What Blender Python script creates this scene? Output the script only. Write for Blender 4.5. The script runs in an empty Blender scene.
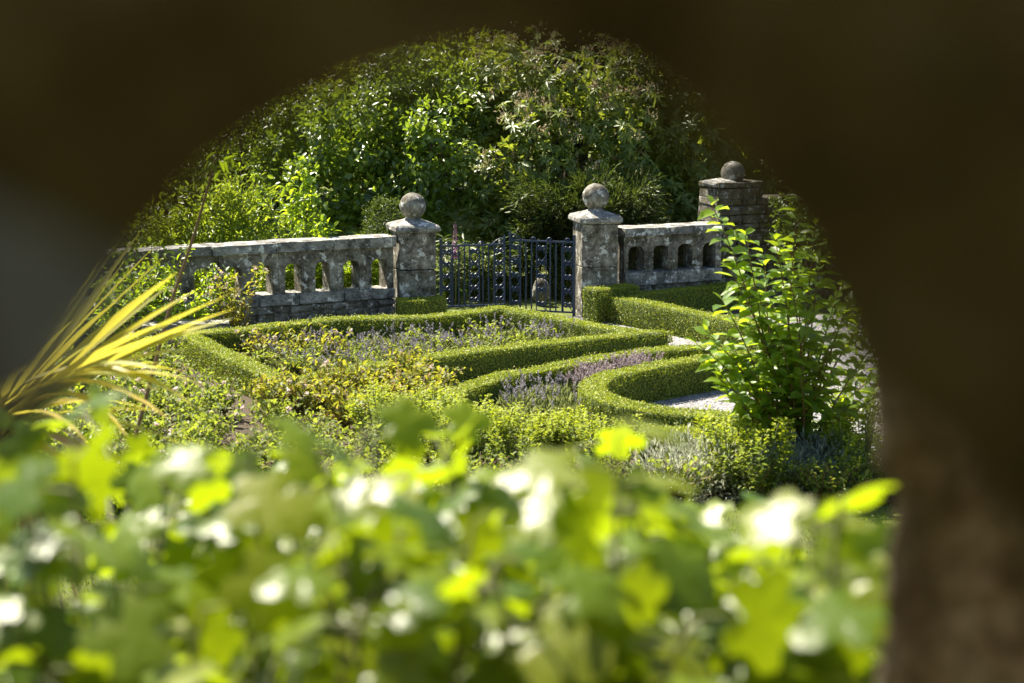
import bpy, bmesh, math, random
import numpy as np
from mathutils import Vector, Matrix

R = math.radians
random.seed(7)
rng = np.random.default_rng(11)
scene = bpy.context.scene
COL = scene.collection

# ------------------------------------------------------------------ camera
W_, H_ = 1024, 683
F = 1991.0
CAM = Vector((0.0, 0.0, 4.0))
PITCH = math.atan(321.5 / F)
cam_d = bpy.data.cameras.new("camera")
cam_d.lens = F / W_ * 36.0
cam_d.sensor_width = 36.0
cam_d.clip_start = 0.05
cam_d.clip_end = 1200
cam_d.dof.use_dof = True
cam_d.dof.focus_distance = 25.0
cam_d.dof.aperture_fstop = 2.35
cam = bpy.data.objects.new("camera", cam_d)
cam.location = CAM
cam.rotation_euler = (math.pi / 2 - PITCH, 0, 0)
COL.objects.link(cam)
scene.camera = cam

# ------------------------------------------------------------------ light
SUN_EL, SUN_AZ = R(54), R(-43)          # azimuth measured from +Y towards +X
world = bpy.data.worlds.new("World")
scene.world = world
world.use_nodes = True
wn = world.node_tree
sky = wn.nodes.new("ShaderNodeTexSky")
sky.sky_type = 'NISHITA'
sky.sun_disc = False
sky.sun_elevation = SUN_EL
sky.sun_rotation = SUN_AZ
wn.links.new(sky.outputs[0], wn.nodes["Background"].inputs[0])
wn.nodes["Background"].inputs[1].default_value = 0.062
sun_d = bpy.data.lights.new("sun", 'SUN')
sun_d.energy = 5.0
sun_d.angle = R(0.53)
sun_d.color = (1.0, 0.91, 0.76)
sun = bpy.data.objects.new("sun", sun_d)
sdir = Vector((math.sin(SUN_AZ) * math.cos(SUN_EL), math.cos(SUN_AZ) * math.cos(SUN_EL), math.sin(SUN_EL)))
sun.rotation_euler = (-sdir).to_track_quat('-Z', 'Y').to_euler()
sun.location = (-20, 20, 30)
COL.objects.link(sun)
scene.view_settings.view_transform = 'Standard'
scene.view_settings.look = 'None'
scene.view_settings.exposure = 1.84
scene.view_settings.gamma = 1.0
scene.view_settings.use_curve_mapping = False
scene.render.engine = 'CYCLES'
scene.cycles.use_denoising = True
scene.cycles.max_bounces = 8
scene.cycles.transparent_max_bounces = 4
scene.cycles.sample_clamp_indirect = 6

# ------------------------------------------------------------------ helpers
def ray(u, v):
    x, y = (u - W_ / 2) / F, (H_ / 2 - v) / F
    return Vector((x, math.cos(PITCH) + y * math.sin(PITCH), -math.sin(PITCH) + y * math.cos(PITCH)))
def at(u, v, Y):                       # the point seen at pixel (u, v) at world distance Y
    d = ray(u, v); return CAM + d * (Y / d.y)
def gp(u, v, z=0.0):                   # the point seen at pixel (u, v) at height z
    d = ray(u, v); return CAM + d * ((z - CAM.z) / d.z)

def tag(o, label=None, cat=None, group=None, kind=None):
    if label: o['label'] = label
    if cat: o['category'] = cat
    if group: o['group'] = group
    if kind: o['kind'] = kind
    return o
def empty(name, loc=(0, 0, 0), rz=0.0, label=None, cat=None, group=None):
    o = bpy.data.objects.new(name, None); COL.objects.link(o)
    o.empty_display_size = 0.2
    o.location = loc; o.rotation_euler = (0, 0, rz)
    return tag(o, label, cat, group)
def link(name, me, parent=None):
    o = bpy.data.objects.new(name, me); COL.objects.link(o)
    if parent: o.parent = parent
    return o
def copy_tree(o, parent=None):
    c = o.copy(); COL.objects.link(c)
    if parent: c.parent = parent
    for ch in list(o.children): copy_tree(ch, c)
    return c

class MB:                              # collects numpy triangles / quads into one mesh
    def __init__(s): s.v, s.f, s.m, s.sm, s.n = [], [], [], [], 0
    def add(s, V, Fc, mat=0, smooth=True):
        V = np.asarray(V, float).reshape(-1, 3); Fc = np.asarray(Fc, int)
        s.v.append(V); s.f.append(Fc + s.n); s.m.append(np.full(len(Fc), mat)); s.sm.append(np.full(len(Fc), smooth)); s.n += len(V)
    def build(s, name, mats, parent=None):
        me = bpy.data.meshes.new(name)
        V = np.concatenate(s.v)
        counts = np.concatenate([np.full(len(f), f.shape[1]) for f in s.f])
        loops = np.concatenate([f.ravel() for f in s.f])
        me.vertices.add(len(V)); me.vertices.foreach_set("co", V.ravel())
        me.loops.add(len(loops)); me.loops.foreach_set("vertex_index", loops.astype(np.int32))
        me.polygons.add(len(counts))
        st = np.concatenate([[0], np.cumsum(counts)[:-1]])
        me.polygons.foreach_set("loop_start", st.astype(np.int32))
        me.polygons.foreach_set("loop_total", counts.astype(np.int32))
        me.polygons.foreach_set("material_index", np.concatenate(s.m).astype(np.int32))
        me.polygons.foreach_set("use_smooth", np.concatenate(s.sm))
        me.update(calc_edges=True); me.validate()
        for m in (mats if isinstance(mats, (list, tuple)) else [mats]): me.materials.append(m)
        return link(name, me, parent)

def nrm(a):
    return a / np.maximum(np.linalg.norm(a, axis=-1, keepdims=True), 1e-9)
def rnd_dirs(n):
    return nrm(rng.normal(size=(n, 3)))

# leaf templates: (x along leaf, y across, z fold/droop)
T_OV = (np.array([[0, 0, 0], [.3, -.42, .1], [.3, .42, .1], [.3, 0, 0], [.68, -.36, .06], [.68, .36, .06], [.68, 0, -.05], [1, 0, -.16]]),
        np.array([[0, 3, 1], [0, 2, 3], [1, 3, 6], [1, 6, 4], [3, 2, 5], [3, 5, 6], [4, 6, 7], [6, 5, 7]]))
T_DI = (np.array([[0, 0, 0], [.5, -.5, .1], [.5, .5, .1], [1, 0, -.08]]), np.array([[0, 3, 1], [0, 2, 3]]))
T_LA = (np.array([[0, 0, 0], [.4, -.5, .05], [.4, .5, .05], [.4, 0, -.02], [1, 0, -.22]]), np.array([[0, 3, 1], [0, 2, 3], [1, 3, 4], [3, 2, 4]]))
def lobed():
    ang = np.array([180, 150, 118, 98, 75, 55, 38, 20, 0, -20, -38, -55, -75, -98, -118, -150])
    rad = np.array([.12, .42, .52, .40, .62, .64, .44, .66, .74, .66, .44, .64, .62, .40, .52, .42])
    a = np.radians(ang)
    pts = [[.3, 0, 0]]
    for t, r in zip(a, rad): pts.append([.3 + r * math.cos(t), r * math.sin(t), .10 * r - .28 * r * r])
    n = len(ang)
    # an inner ring gives the blade a smooth cup
    inner = [[.3 + .5 * r * math.cos(t), .5 * r * math.sin(t), .06 * r] for t, r in zip(a, rad)]
    V = np.array(pts + inner); fs = []
    for i in range(n):
        j = (i + 1) % n
        fs += [[0, 1 + n + j, 1 + n + i], [1 + n + i, 1 + n + j, 1 + i], [1 + n + j, 1 + j, 1 + i]]
    return V, np.array(fs)
T_LO = lobed()

def leaves(mb, P, D, N, L, Wd, tmpl=T_DI, mat=0):
    """P base points, D growth directions, N facing normals, L lengths, Wd width / length"""
    P = np.asarray(P, float); n = len(P)
    if n == 0: return
    D = nrm(np.asarray(D, float)); N = np.asarray(N, float)
    S = nrm(np.cross(N, D)); U = np.cross(D, S)
    L = np.broadcast_to(np.asarray(L, float), (n,)); Wd = np.broadcast_to(np.asarray(Wd, float), (n,))
    tv, tf = tmpl; k = len(tv)
    droop = rng.uniform(.5, 1.6, n)
    V = (P[:, None, :] + D[:, None, :] * (tv[None, :, 0, None] * L[:, None, None])
         + S[:, None, :] * (tv[None, :, 1, None] * (L * Wd)[:, None, None])
         + U[:, None, :] * (tv[None, :, 2, None] * (L * droop)[:, None, None]))
    Fc = tf[None] + (np.arange(n) * k)[:, None, None]
    mb.add(V.reshape(-1, 3), Fc.reshape(-1, 3), mat, True)

def tube(mb, pts, rads, seg=6, mat=0):
    pts = [np.asarray(p, float) for p in pts]; n = len(pts)
    V = []
    for i, p in enumerate(pts):
        t = nrm(pts[min(i + 1, n - 1)] - pts[max(i - 1, 0)])
        a = np.array([0, 0, 1.]) if abs(t[2]) < .9 else np.array([1., 0, 0])
        s = nrm(np.cross(t, a)); u = np.cross(s, t)
        for k in range(seg):
            th = 2 * math.pi * k / seg
            V.append(p + rads[i] * (math.cos(th) * s + math.sin(th) * u))
    Fc = [[i * seg + k, i * seg + (k + 1) % seg, (i + 1) * seg + (k + 1) % seg, (i + 1) * seg + k] for i in range(n - 1) for k in range(seg)]
    mb.add(V, Fc, mat)
    for e, c in ((0, pts[0]), (n - 1, pts[-1])):
        ring = [V[e * seg + k] for k in range(seg)]
        mb.add(ring + [c], [[k, (k + 1) % seg, seg] if e else [(k + 1) % seg, k, seg] for k in range(seg)], mat)

def bez(a, b, c, n):
    a, b, c = (np.asarray(q, float) for q in (a, b, c))
    return [(1 - t) ** 2 * a + 2 * t * (1 - t) * b + t * t * c for t in np.linspace(0, 1, n)]

def box(mb, x0, x1, y0, y1, z0, z1, j=0.0, mat=0, bev=0.0):
    """a dressed block, corners chamfered by bev and jittered by j"""
    bm = bmesh.new()
    bmesh.ops.create_cube(bm, size=1)
    for v in bm.verts:
        v.co = Vector((x0 if v.co.x < 0 else x1, y0 if v.co.y < 0 else y1, z0 if v.co.z < 0 else z1))
        if j: v.co += Vector((random.uniform(-j, j), random.uniform(-j, j), random.uniform(-j, j)))
    if bev: bmesh.ops.bevel(bm, geom=bm.edges[:], offset=bev, segments=2, affect='EDGES', profile=.6)
    addbm(mb, bm, mat)
def addbm(mb, bm, mat=0, smooth=False):
    bmesh.ops.triangulate(bm, faces=bm.faces[:])
    bm.verts.index_update()
    mb.add([v.co[:] for v in bm.verts], [[v.index for v in f.verts] for f in bm.faces], mat, smooth)
    bm.free()

# ------------------------------------------------------------------ materials
def mat(name):
    m = bpy.data.materials.new(name); m.use_nodes = True
    nt = m.node_tree; nt.nodes.clear()
    out = nt.nodes.new("ShaderNodeOutputMaterial")
    return m, nt, out
def ramp(nt, stops, src, interp='LINEAR'):
    r = nt.nodes.new("ShaderNodeValToRGB"); r.color_ramp.interpolation = interp
    e = r.color_ramp.elements
    while len(e) < len(stops): e.new(.5)
    for el, (p, c) in zip(e, stops):
        el.position = p; el.color = (*c, 1) if len(c) == 3 else c
    nt.links.new(src, r.inputs[0]); return r
def noise(nt, scale, detail=4, rough=.6, coord='Object'):
    tc = nt.nodes.new("ShaderNodeTexCoord")
    n = nt.nodes.new("ShaderNodeTexNoise")
    n.inputs["Scale"].default_value = scale; n.inputs["Detail"].default_value = detail; n.inputs["Roughness"].default_value = rough
    nt.links.new(tc.outputs[coord], n.inputs["Vector"]); return n
def mixc(nt, fac, a, b, mode='MIX'):
    m = nt.nodes.new("ShaderNodeMix"); m.data_type = 'RGBA'; m.blend_type = mode
    for s, x in ((m.inputs[0], fac), (m.inputs[6], a), (m.inputs[7], b)):
        if hasattr(x, 'links'): nt.links.new(x, s)
        else: s.default_value = x if isinstance(x, (int, float)) else (*x, 1)
    return m.outputs[2]
def leafmat(name, cols, trans, tf=.4, rough=.42, spec=.5, crinkle=0):
    """cols: blade colours chosen per leaf; trans: colour the light takes on passing through"""
    m, nt, out = mat(name)
    g = nt.nodes.new("ShaderNodeNewGeometry")
    k = len(cols)
    r = ramp(nt, [(i / max(k - 1, 1), c) for i, c in enumerate(cols)], g.outputs["Random Per Island"])
    p = nt.nodes.new("ShaderNodeBsdfPrincipled")
    p.inputs["Roughness"].default_value = rough
    p.inputs["Specular IOR Level"].default_value = spec
    nt.links.new(r.outputs[0], p.inputs["Base Color"])
    if crinkle:
        b = nt.nodes.new("ShaderNodeBump"); b.inputs["Strength"].default_value = crinkle; b.inputs["Distance"].default_value = .01
        nt.links.new(noise(nt, 55, 3, .6).outputs[0], b.inputs["Height"]); nt.links.new(b.outputs[0], p.inputs["Normal"])
    t = nt.nodes.new("ShaderNodeBsdfTranslucent")
    hs = nt.nodes.new("ShaderNodeHueSaturation"); hs.inputs["Color"].default_value = (*trans, 1)
    mr = nt.nodes.new("ShaderNodeMapRange"); mr.inputs[3].default_value = .6; mr.inputs[4].default_value = 1.25
    nt.links.new(g.outputs["Random Per Island"], mr.inputs[0]); nt.links.new(mr.outputs[0], hs.inputs["Value"])
    nt.links.new(hs.outputs[0], t.inputs["Color"])
    mx = nt.nodes.new("ShaderNodeMixShader"); mx.inputs[0].default_value = tf
    nt.links.new(p.outputs[0], mx.inputs[1]); nt.links.new(t.outputs[0], mx.inputs[2])
    nt.links.new(mx.outputs[0], out.inputs[0])
    return m
def stonemat(name, dark, mid, light, lichen=.0, moss=0.0, scale=1.0, rough=.9):
    m, nt, out = mat(name)
    p = nt.nodes.new("ShaderNodeBsdfPrincipled"); p.inputs["Roughness"].default_value = rough
    p.inputs["Specular IOR Level"].default_value = .25
    n1 = noise(nt, 4.2 * scale, 7, .72); c = ramp(nt, [(.38, dark), (.5, mid), (.64, light)], n1.outputs[0]).outputs[0]
    n2 = noise(nt, 34 * scale, 5, .7)
    c = mixc(nt, .55, c, ramp(nt, [(.36, (.14, .13, .115)), (.52, (1, 1, 1)), (.75, (1.35, 1.33, 1.28))], n2.outputs[0]).outputs[0], 'MULTIPLY')
    if moss:
        n4 = noise(nt, 5.1 * scale, 5, .7)
        c = mixc(nt, ramp(nt, [(.54 - moss * .2, (0, 0, 0)), (.66, (moss, moss, moss))], n4.outputs[0]).outputs[0], c, (.075, .07, .016))
    if lichen:
        n3 = noise(nt, 7.5 * scale, 6, .72)
        c = mixc(nt, ramp(nt, [(.565, (0, 0, 0)), (.60, (lichen, lichen, lichen))], n3.outputs[0]).outputs[0], c, (.62, .61, .56))
    nt.links.new(c, p.inputs["Base Color"])
    b = nt.nodes.new("ShaderNodeBump"); b.inputs["Strength"].default_value = .7; b.inputs["Distance"].default_value = .02
    nb = noise(nt, 18 * scale, 8, .7)
    nt.links.new(nb.outputs[0], b.inputs["Height"]); nt.links.new(b.outputs[0], p.inputs["Normal"])
    nt.links.new(p.outputs[0], out.inputs[0])
    return m
def plain(name, c, rough=.6, metal=0.0, var=.25, scale=30, spec=.5):
    m, nt, out = mat(name)
    p = nt.nodes.new("ShaderNodeBsdfPrincipled"); p.inputs["Roughness"].default_value = rough; p.inputs["Metallic"].default_value = metal
    p.inputs["Specular IOR Level"].default_value = spec
    n = noise(nt, scale, 4, .65)
    lo = tuple(x * (1 - var) for x in c); hi = tuple(min(1, x * (1 + var)) for x in c)
    nt.links.new(ramp(nt, [(.3, lo), (.7, hi)], n.outputs[0]).outputs[0], p.inputs["Base Color"])
    nt.links.new(p.outputs[0], out.inputs[0]); return m

M = {}
M['stone'] = stonemat('weathered_limestone', (.05, .044, .035), (.165, .152, .123), (.33, .31, .26), lichen=.8, moss=.4)
M['stone_cap'] = stonemat('lichened_coping', (.08, .076, .068), (.20, .195, .175), (.36, .35, .32), lichen=.9)
M['rubble'] = stonemat('rubble_stone', (.05, .045, .036), (.14, .13, .105), (.28, .26, .22), lichen=.6, moss=.5, scale=1.3)
M['darkstone'] = stonemat('damp_brown_stone', (.055, .028, .005), (.15, .084, .018), (.26, .17, .08), scale=2.2, moss=.3)
M['stone_light'] = stonemat('stone_with_painted_light', (.13, .105, .09), (.21, .175, .155), (.30, .255, .23), scale=1.2)  # paler stone colour that stands for light on the left of the opening
M['post'] = stonemat('grey_brown_stone', (.10, .068, .040), (.21, .16, .115), (.32, .27, .22), scale=1.6, moss=.3)
M['recess_shade'] = stonemat('painted_recess_shade', (.02, .02, .008), (.05, .048, .016), (.09, .085, .03), scale=2)  # dark colour painted for the shade inside the right wall's arches
M['pierstone'] = stonemat('dark_dry_stone', (.03, .027, .02), (.085, .076, .058), (.17, .155, .125), lichen=.4, moss=.6, scale=1.4)
M['iron'] = plain('blue_black_paint', (.012, .028, .065), .4, 0, .35, 60)
M['bark'] = plain('bark', (.085, .06, .04), .9, 0, .5, 25)
M['stem'] = plain('green_stem', (.12, .13, .04), .7, 0, .3, 30)
M['redstem'] = plain('reddish_stem', (.16, .085, .04), .6, 0, .3, 30)
M['boxleaf'] = leafmat('box_leaf', [(.08, .13, .008), (.135, .20, .012), (.19, .25, .016), (.25, .30, .025), (.33, .34, .06), (.24, .18, .05)], (.42, .50, .015), .26, .5, .3)
M['boxcore'] = plain('box_twigs', (.06, .09, .012), .9, 0, .5, 60)
M['glossy'] = leafmat('glossy_dark_leaf', [(.04, .08, .010), (.075, .125, .015), (.12, .175, .022)], (.36, .50, .03), .34, .36, .55)
M['midleaf'] = leafmat('mid_green_leaf', [(.06, .10, .012), (.10, .15, .018), (.15, .19, .03)], (.46, .56, .03), .48, .42, .5)
M['rhodo'] = leafmat('long_evergreen_leaf', [(.05, .09, .012), (.09, .135, .018), (.15, .18, .03)], (.40, .48, .04), .36, .42, .45)
M['panicle'] = leafmat('pale_flower_tassel', [(.38, .33, .17), (.52, .45, .28), (.42, .27, .17)], (.45, .35, .2), .3, .7, .2)
M['bright'] = leafmat('bright_laurel_leaf', [(.08, .13, .012), (.13, .20, .018), (.18, .25, .03)], (.40, .50, .03), .45, .34, .5)
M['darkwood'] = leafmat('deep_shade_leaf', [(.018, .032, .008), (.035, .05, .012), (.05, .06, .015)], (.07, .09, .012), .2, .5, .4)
M['conifer'] = leafmat('fine_needles', [(.05, .085, .012), (.085, .13, .018), (.13, .17, .025)], (.34, .44, .03), .4, .5, .35)
M['feather'] = leafmat('feathery_needles', [(.028, .05, .01), (.045, .072, .014), (.08, .105, .02)], (.14, .2, .02), .3, .5, .35)
M['darkfern'] = leafmat('dark_border_leaf', [(.03, .055, .01), (.05, .085, .014), (.08, .115, .02)], (.16, .24, .02), .3, .5, .35)
M['shoot'] = leafmat('fresh_shrub_leaf', [(.06, .12, .010), (.10, .18, .014), (.15, .23, .02)], (.50, .66, .02), .46, .42, .4)
M['fore'] = leafmat('lobed_garden_leaf', [(.06, .12, .002), (.11, .17, .003), (.15, .205, .004), (.21, .23, .006)], (.29, .38, .005), .54, .34, .42, .22)
M['phormium'] = leafmat('strap_leaf', [(.26, .29, .05), (.40, .40, .09), (.50, .42, .08), (.20, .26, .05), (.52, .34, .05), (.52, .48, .22)], (.60, .54, .06), .48, .48, .4)
M['deadstrap'] = leafmat('withered_strap_leaf', [(.22, .10, .03), (.42, .31, .16), (.55, .45, .29), (.13, .06, .025)], (.45, .25, .08), .3, .6, .3)
M['lavleaf'] = leafmat('lavender_foliage', [(.11, .15, .045), (.16, .20, .065), (.22, .24, .09)], (.3, .34, .1), .35, .7, .3)
M['lavender'] = leafmat('lavender_flower', [(.16, .145, .165), (.23, .21, .23), (.30, .285, .29)], (.28, .26, .29), .3, .8, .2)
M['lavfaded'] = leafmat('faded_lavender_flower', [(.24, .19, .20), (.33, .27, .27), (.40, .34, .32)], (.35, .28, .3), .3, .8, .2)
M['rose'] = leafmat('rose_leaf', [(.07, .11, .013), (.12, .16, .02), (.19, .20, .025), (.25, .11, .03)], (.42, .42, .03), .44, .55, .3)
M['petal'] = leafmat('pale_pink_petal', [(.72, .55, .52), (.8, .68, .62), (.78, .74, .66)], (.75, .6, .55), .35, .6, .3)
M['euph'] = leafmat('spurge_bract', [(.22, .27, .015), (.31, .34, .02), (.19, .26, .02)], (.5, .58, .02), .42, .6, .3)
M['euphleaf'] = leafmat('spurge_leaf', [(.10, .16, .04), (.15, .21, .05), (.2, .25, .06)], (.3, .4, .05), .38, .5, .35)
M['silver'] = leafmat('silver_foliage', [(.34, .36, .27), (.46, .48, .37), (.58, .58, .47)], (.5, .52, .38), .4, .75, .25)
M['bluegrey'] = leafmat('blue_grey_foliage', [(.19, .24, .19), (.29, .34, .28), (.40, .44, .37)], (.4, .46, .34), .42, .7, .25)
M['herb'] = leafmat('mixed_herb_leaf', [(.06, .10, .015), (.10, .15, .022), (.15, .19, .03), (.20, .21, .04)], (.36, .44, .04), .42, .6, .3)
M['foxglove'] = leafmat('purple_flower', [(.18, .06, .17), (.27, .11, .25)], (.28, .1, .26), .35, .6, .3)
M['grassblade'] = leafmat('lawn_blade', [(.07, .12, .012), (.12, .17, .02), (.20, .22, .035)], (.35, .44, .03), .35, .5, .35)

def groundmat(name, stops, s1, s2, bump=.5, dist=.02):
    m, nt, out = mat(name)
    p = nt.nodes.new("ShaderNodeBsdfPrincipled"); p.inputs["Roughness"].default_value = .95; p.inputs["Specular IOR Level"].default_value = .2
    n1 = noise(nt, s1, 6, .7); n2 = noise(nt, s2, 4, .7)
    c = mixc(nt, .5, ramp(nt, stops, n1.outputs[0]).outputs[0], ramp(nt, stops, n2.outputs[0]).outputs[0])
    nt.links.new(c, p.inputs["Base Color"])
    b = nt.nodes.new("ShaderNodeBump"); b.inputs["Strength"].default_value = bump; b.inputs["Distance"].default_value = dist
    nt.links.new(n2.outputs[0], b.inputs["Height"]); nt.links.new(b.outputs[0], p.inputs["Normal"])
    nt.links.new(p.outputs[0], out.inputs[0]); return m
M['lawn'] = groundmat('lawn', [(.3, (.05, .075, .015)), (.5, (.09, .115, .022)), (.72, (.15, .15, .04))], 1.5, 60)
M['soil'] = groundmat('bed_soil', [(.3, (.035, .025, .016)), (.5, (.06, .045, .03)), (.72, (.10, .08, .055))], 4, 45)
def gravelmat():
    m, nt, out = mat('gravel')
    p = nt.nodes.new("ShaderNodeBsdfPrincipled"); p.inputs["Roughness"].default_value = .9
    tc = nt.nodes.new("ShaderNodeTexCoord"); v = nt.nodes.new("ShaderNodeTexVoronoi"); v.inputs["Scale"].default_value = 38
    nt.links.new(tc.outputs['Object'], v.inputs['Vector'])
    sep = nt.nodes.new("ShaderNodeSeparateColor"); nt.links.new(v.outputs['Color'], sep.inputs[0])
    c = ramp(nt, [(0, (.08, .078, .08)), (.5, (.19, .185, .185)), (1, (.36, .35, .345))], sep.outputs[0]).outputs[0]
    nt.links.new(c, p.inputs["Base Color"])
    b = nt.nodes.new("ShaderNodeBump"); b.inputs["Strength"].default_value = .9; b.inputs["Distance"].default_value = .025; b.invert = True
    nt.links.new(v.outputs['Distance'], b.inputs['Height']); nt.links.new(b.outputs[0], p.inputs['Normal'])
    nt.links.new(p.outputs[0], out.inputs[0]); return m
M['gravel'] = gravelmat()

# ------------------------------------------------------------------ ground
def gz(x, y):
    """terrain height: a terrace in front of the viewer, a bank, the flat garden and a hill behind"""
    z = 0.0
    if y < 4.6: z = 2.35
    elif y < 7.2:
        t = (y - 4.6) / 2.6; z = 2.35 + (0.55 - 2.35) * (t * t * (3 - 2 * t))
    elif y < 10.5:
        t = (y - 7.2) / 3.3; z = 0.55 * (1 - t) ** 2
    elif y > 32: z = (y - 32) * .22 if y < 70 else 8.36 + (y - 70) * .05
    return z
xs = sorted(set(list(np.linspace(-12, 12, 49)) + list(np.linspace(-120, 120, 25)) + [-500, 500]))
ys = sorted(set(list(np.linspace(-6, 36, 85)) + list(np.linspace(36, 120, 15)) + [-300, -60, 300, 700]))
mb = MB()
V = [(x, y, gz(x, y) + (0.012 * math.sin(x * 1.7 + y) if 8 < y < 30 else 0)) for y in ys for x in xs]
nx = len(xs)
mb.add(V, [[j * nx + i, j * nx + i + 1, (j + 1) * nx + i + 1, (j + 1) * nx + i] for j in range(len(ys) - 1) for i in range(nx - 1)])
tag(mb.build('ground', M['lawn']), kind='structure')

def sheet(name, pts, z, m):
    bm = bmesh.new()
    bm.faces.new([bm.verts.new((p[0], p[1], z)) for p in pts])
    k = MB(); addbm(k, bm); return tag(k.build(name, m), kind='structure')
sheet('gravel_path', [(-4.5, 16.6), (7, 16.6), (7, 27.0), (1.2, 26.9), (-1.2, 26.6), (-4.5, 25.2)], .020, M['gravel'])

# ------------------------------------------------------------------ hedges
def offset_poly(P, w, closed):
    n = len(P); Lp, Rp = [], []
    for i in range(n):
        a = P[i - 1] if (i > 0 or closed) else None
        b = P[(i + 1) % n] if (i < n - 1 or closed) else None
        d1 = (P[i] - a).normalized() if a is not None else None
        d2 = (b - P[i]).normalized() if b is not None else None
        if d1 is None: d1 = d2
        if d2 is None: d2 = d1
        n1, n2 = Vector((-d1.y, d1.x)), Vector((-d2.y, d2.x))
        m_ = (n1 + n2); m_ = m_.normalized() if m_.length > 1e-4 else n1
        s = min(1.0 / max(m_.dot(n1), .35), 2.2)
        Lp.append(P[i] + m_ * (w / 2 * s)); Rp.append(P[i] - m_ * (w / 2 * s))
    return Lp, Rp
def smoothline(pts, n=5):                 # Catmull-Rom
    out = []; k = len(pts)
    for i in range(k - 1):
        p0, p1, p2, p3 = pts[max(i - 1, 0)], pts[i], pts[i + 1], pts[min(i + 2, k - 1)]
        for t in np.linspace(0, 1, n, endpoint=False):
            out.append(.5 * ((2 * p1) + (p2 - p0) * t + (2 * p0 - 5 * p1 + 4 * p2 - p3) * t * t + (3 * p1 - p0 - 3 * p2 + p3) * t ** 3))
    out.append(pts[-1]); return out
def hedge(name, P, w, h, label, closed=False, dens=6500):
    P = [Vector((p[0], p[1])) for p in P]
    Lp, Rp = offset_poly(P, w, closed)
    mb = MB(); segs = len(P) if closed else len(P) - 1
    def section(l, r, ww):
        c = []
        iw = (r - l)
        for s, z in ((.12, 0), (.12, h * .6), (.12, h - .05), (.16, h - .03), (.84, h - .03), (.88, h - .05), (.88, h * .6), (.88, 0)):
            q = l + iw * s; c.append((q.x, q.y, z))
        return c
    rings = []
    for i in range(segs + (0 if closed else 1)):
        rings.append(section(Lp[i], Rp[i], w))
    V = [p for r in rings for p in r]; k = 8; n = len(rings); Fc = []
    for i in range(segs):
        a, b = i * k, ((i + 1) % n) * k
        for q in range(k - 1): Fc.append([a + q, b + q, b + q + 1, a + q + 1])
    mb.add(V, Fc, 1)
    if not closed:
        for e in (0, n - 1):
            idx = [e * k + q for q in range(k)]
            mb.add([V[q] for q in idx], [[0, 1, 6, 7], [1, 2, 5, 6], [2, 3, 4, 5]], 1)
    PP, NN = [], []
    for i in range(segs):
        l0, l1, r0, r1 = Lp[i], Lp[(i + 1) % n], Rp[i], Rp[(i + 1) % n]
        for (a0, a1, side) in ((l0, l1, 1), (r0, r1, -1)):
            ln = (a1 - a0).length
            cnt = int(ln * h * dens)
            t = rng.random(cnt); z = rng.random(cnt) ** 1.0 * h
            d = (a1 - a0).normalized() if ln > 1e-6 else Vector((1, 0)); nn = Vector((-d.y, d.x)) * side
            PP.append(np.stack([a0.x + (a1.x - a0.x) * t, a0.y + (a1.y - a0.y) * t, z], 1)); NN.append(np.tile((nn.x, nn.y, .25), (cnt, 1)))
        ln = ((l1 - l0).length + (r1 - r0).length) / 2
        cnt = int(ln * w * dens * 1.5)
        t = rng.random(cnt); s = rng.random(cnt)
        A = np.array(l0)[None] * (1 - t)[:, None] + np.array(l1)[None] * t[:, None]
        B = np.array(r0)[None] * (1 - t)[:, None] + np.array(r1)[None] * t[:, None]
        Q = A * (1 - s)[:, None] + B * s[:, None]
        PP.append(np.column_stack([Q, np.full(cnt, h)])); NN.append(np.tile((0, 0, 1.), (cnt, 1)))
    if not closed:
        for e, sg in ((0, -1), (len(P) - 1, 1)):
            a, b = Lp[e], Rp[e]; cnt = int(w * h * dens)
            q = (P[-1] - P[-2]) if e else (P[1] - P[0]); q = q.normalized() * sg
            t = rng.random(cnt)
            PP.append(np.stack([a.x + (b.x - a.x) * t, a.y + (b.y - a.y) * t, rng.random(cnt) * h], 1)); NN.append(np.tile((q.x, q.y, .25), (cnt, 1)))
    PP = np.concatenate(PP); NN = np.concatenate(NN)
    # clipped surface: small lumps, a few twigs that stand proud
    lump = .006 * np.sin(PP[:, 0] * 17 + PP[:, 2] * 9) * np.cos(PP[:, 1] * 15) + .012 * np.sin(PP[:, 0] * 4.1 + PP[:, 1] * 5.3) * np.cos(PP[:, 0] * 2.3)
    out = lump + rng.normal(0, .006, len(PP)) + (rng.random(len(PP)) < .03) * rng.random(len(PP)) * .04 - .006
    PP = PP + NN * out[:, None]
    D = nrm(NN * .25 + rnd_dirs(len(PP)) * 1.0 + np.array([0, 0, .2]))
    leaves(mb, PP - D * .008, D, nrm(NN + rnd_dirs(len(PP)) * .55), rng.uniform(.013, .025, len(PP)), rng.uniform(.55, .8, len(PP)), T_DI, 0)
    o = mb.build(name, [M['boxleaf'], M['boxcore']])
    return tag(o, label, 'hedge', 'clipped box hedges of the knot garden')
HZ = .345
def top(*uv, z=HZ): return [gp(u, v, z) for u, v in uv]
far_arm = smoothline([p.xy for p in top((186, 332), (249, 327), (335, 317.5), (400, 316.5), (455, 312.5), (500, 307))], 3)
down = smoothline([p.xy for p in top((500, 307), (530, 312), (569, 319), (608, 327), (640, 331.5))], 3)
near_arm = smoothline([p.xy for p in top((640, 332), (608, 334.5), (557, 340.5), (484, 348), (440, 354), (379, 363), (330, 371), (288, 381))], 3)
left_arm = smoothline([p.xy for p in top((288, 381), (262, 369), (225, 352), (186, 332))], 3)
loopA = far_arm[:-1] + down[:-1] + [top((651, 331))[0].xy] + near_arm[1:-1] + left_arm[:-1]
hedge('box_hedge', loopA, .245, .34, 'low box hedge enclosing the lavender bed in front of the gate', True)
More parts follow.
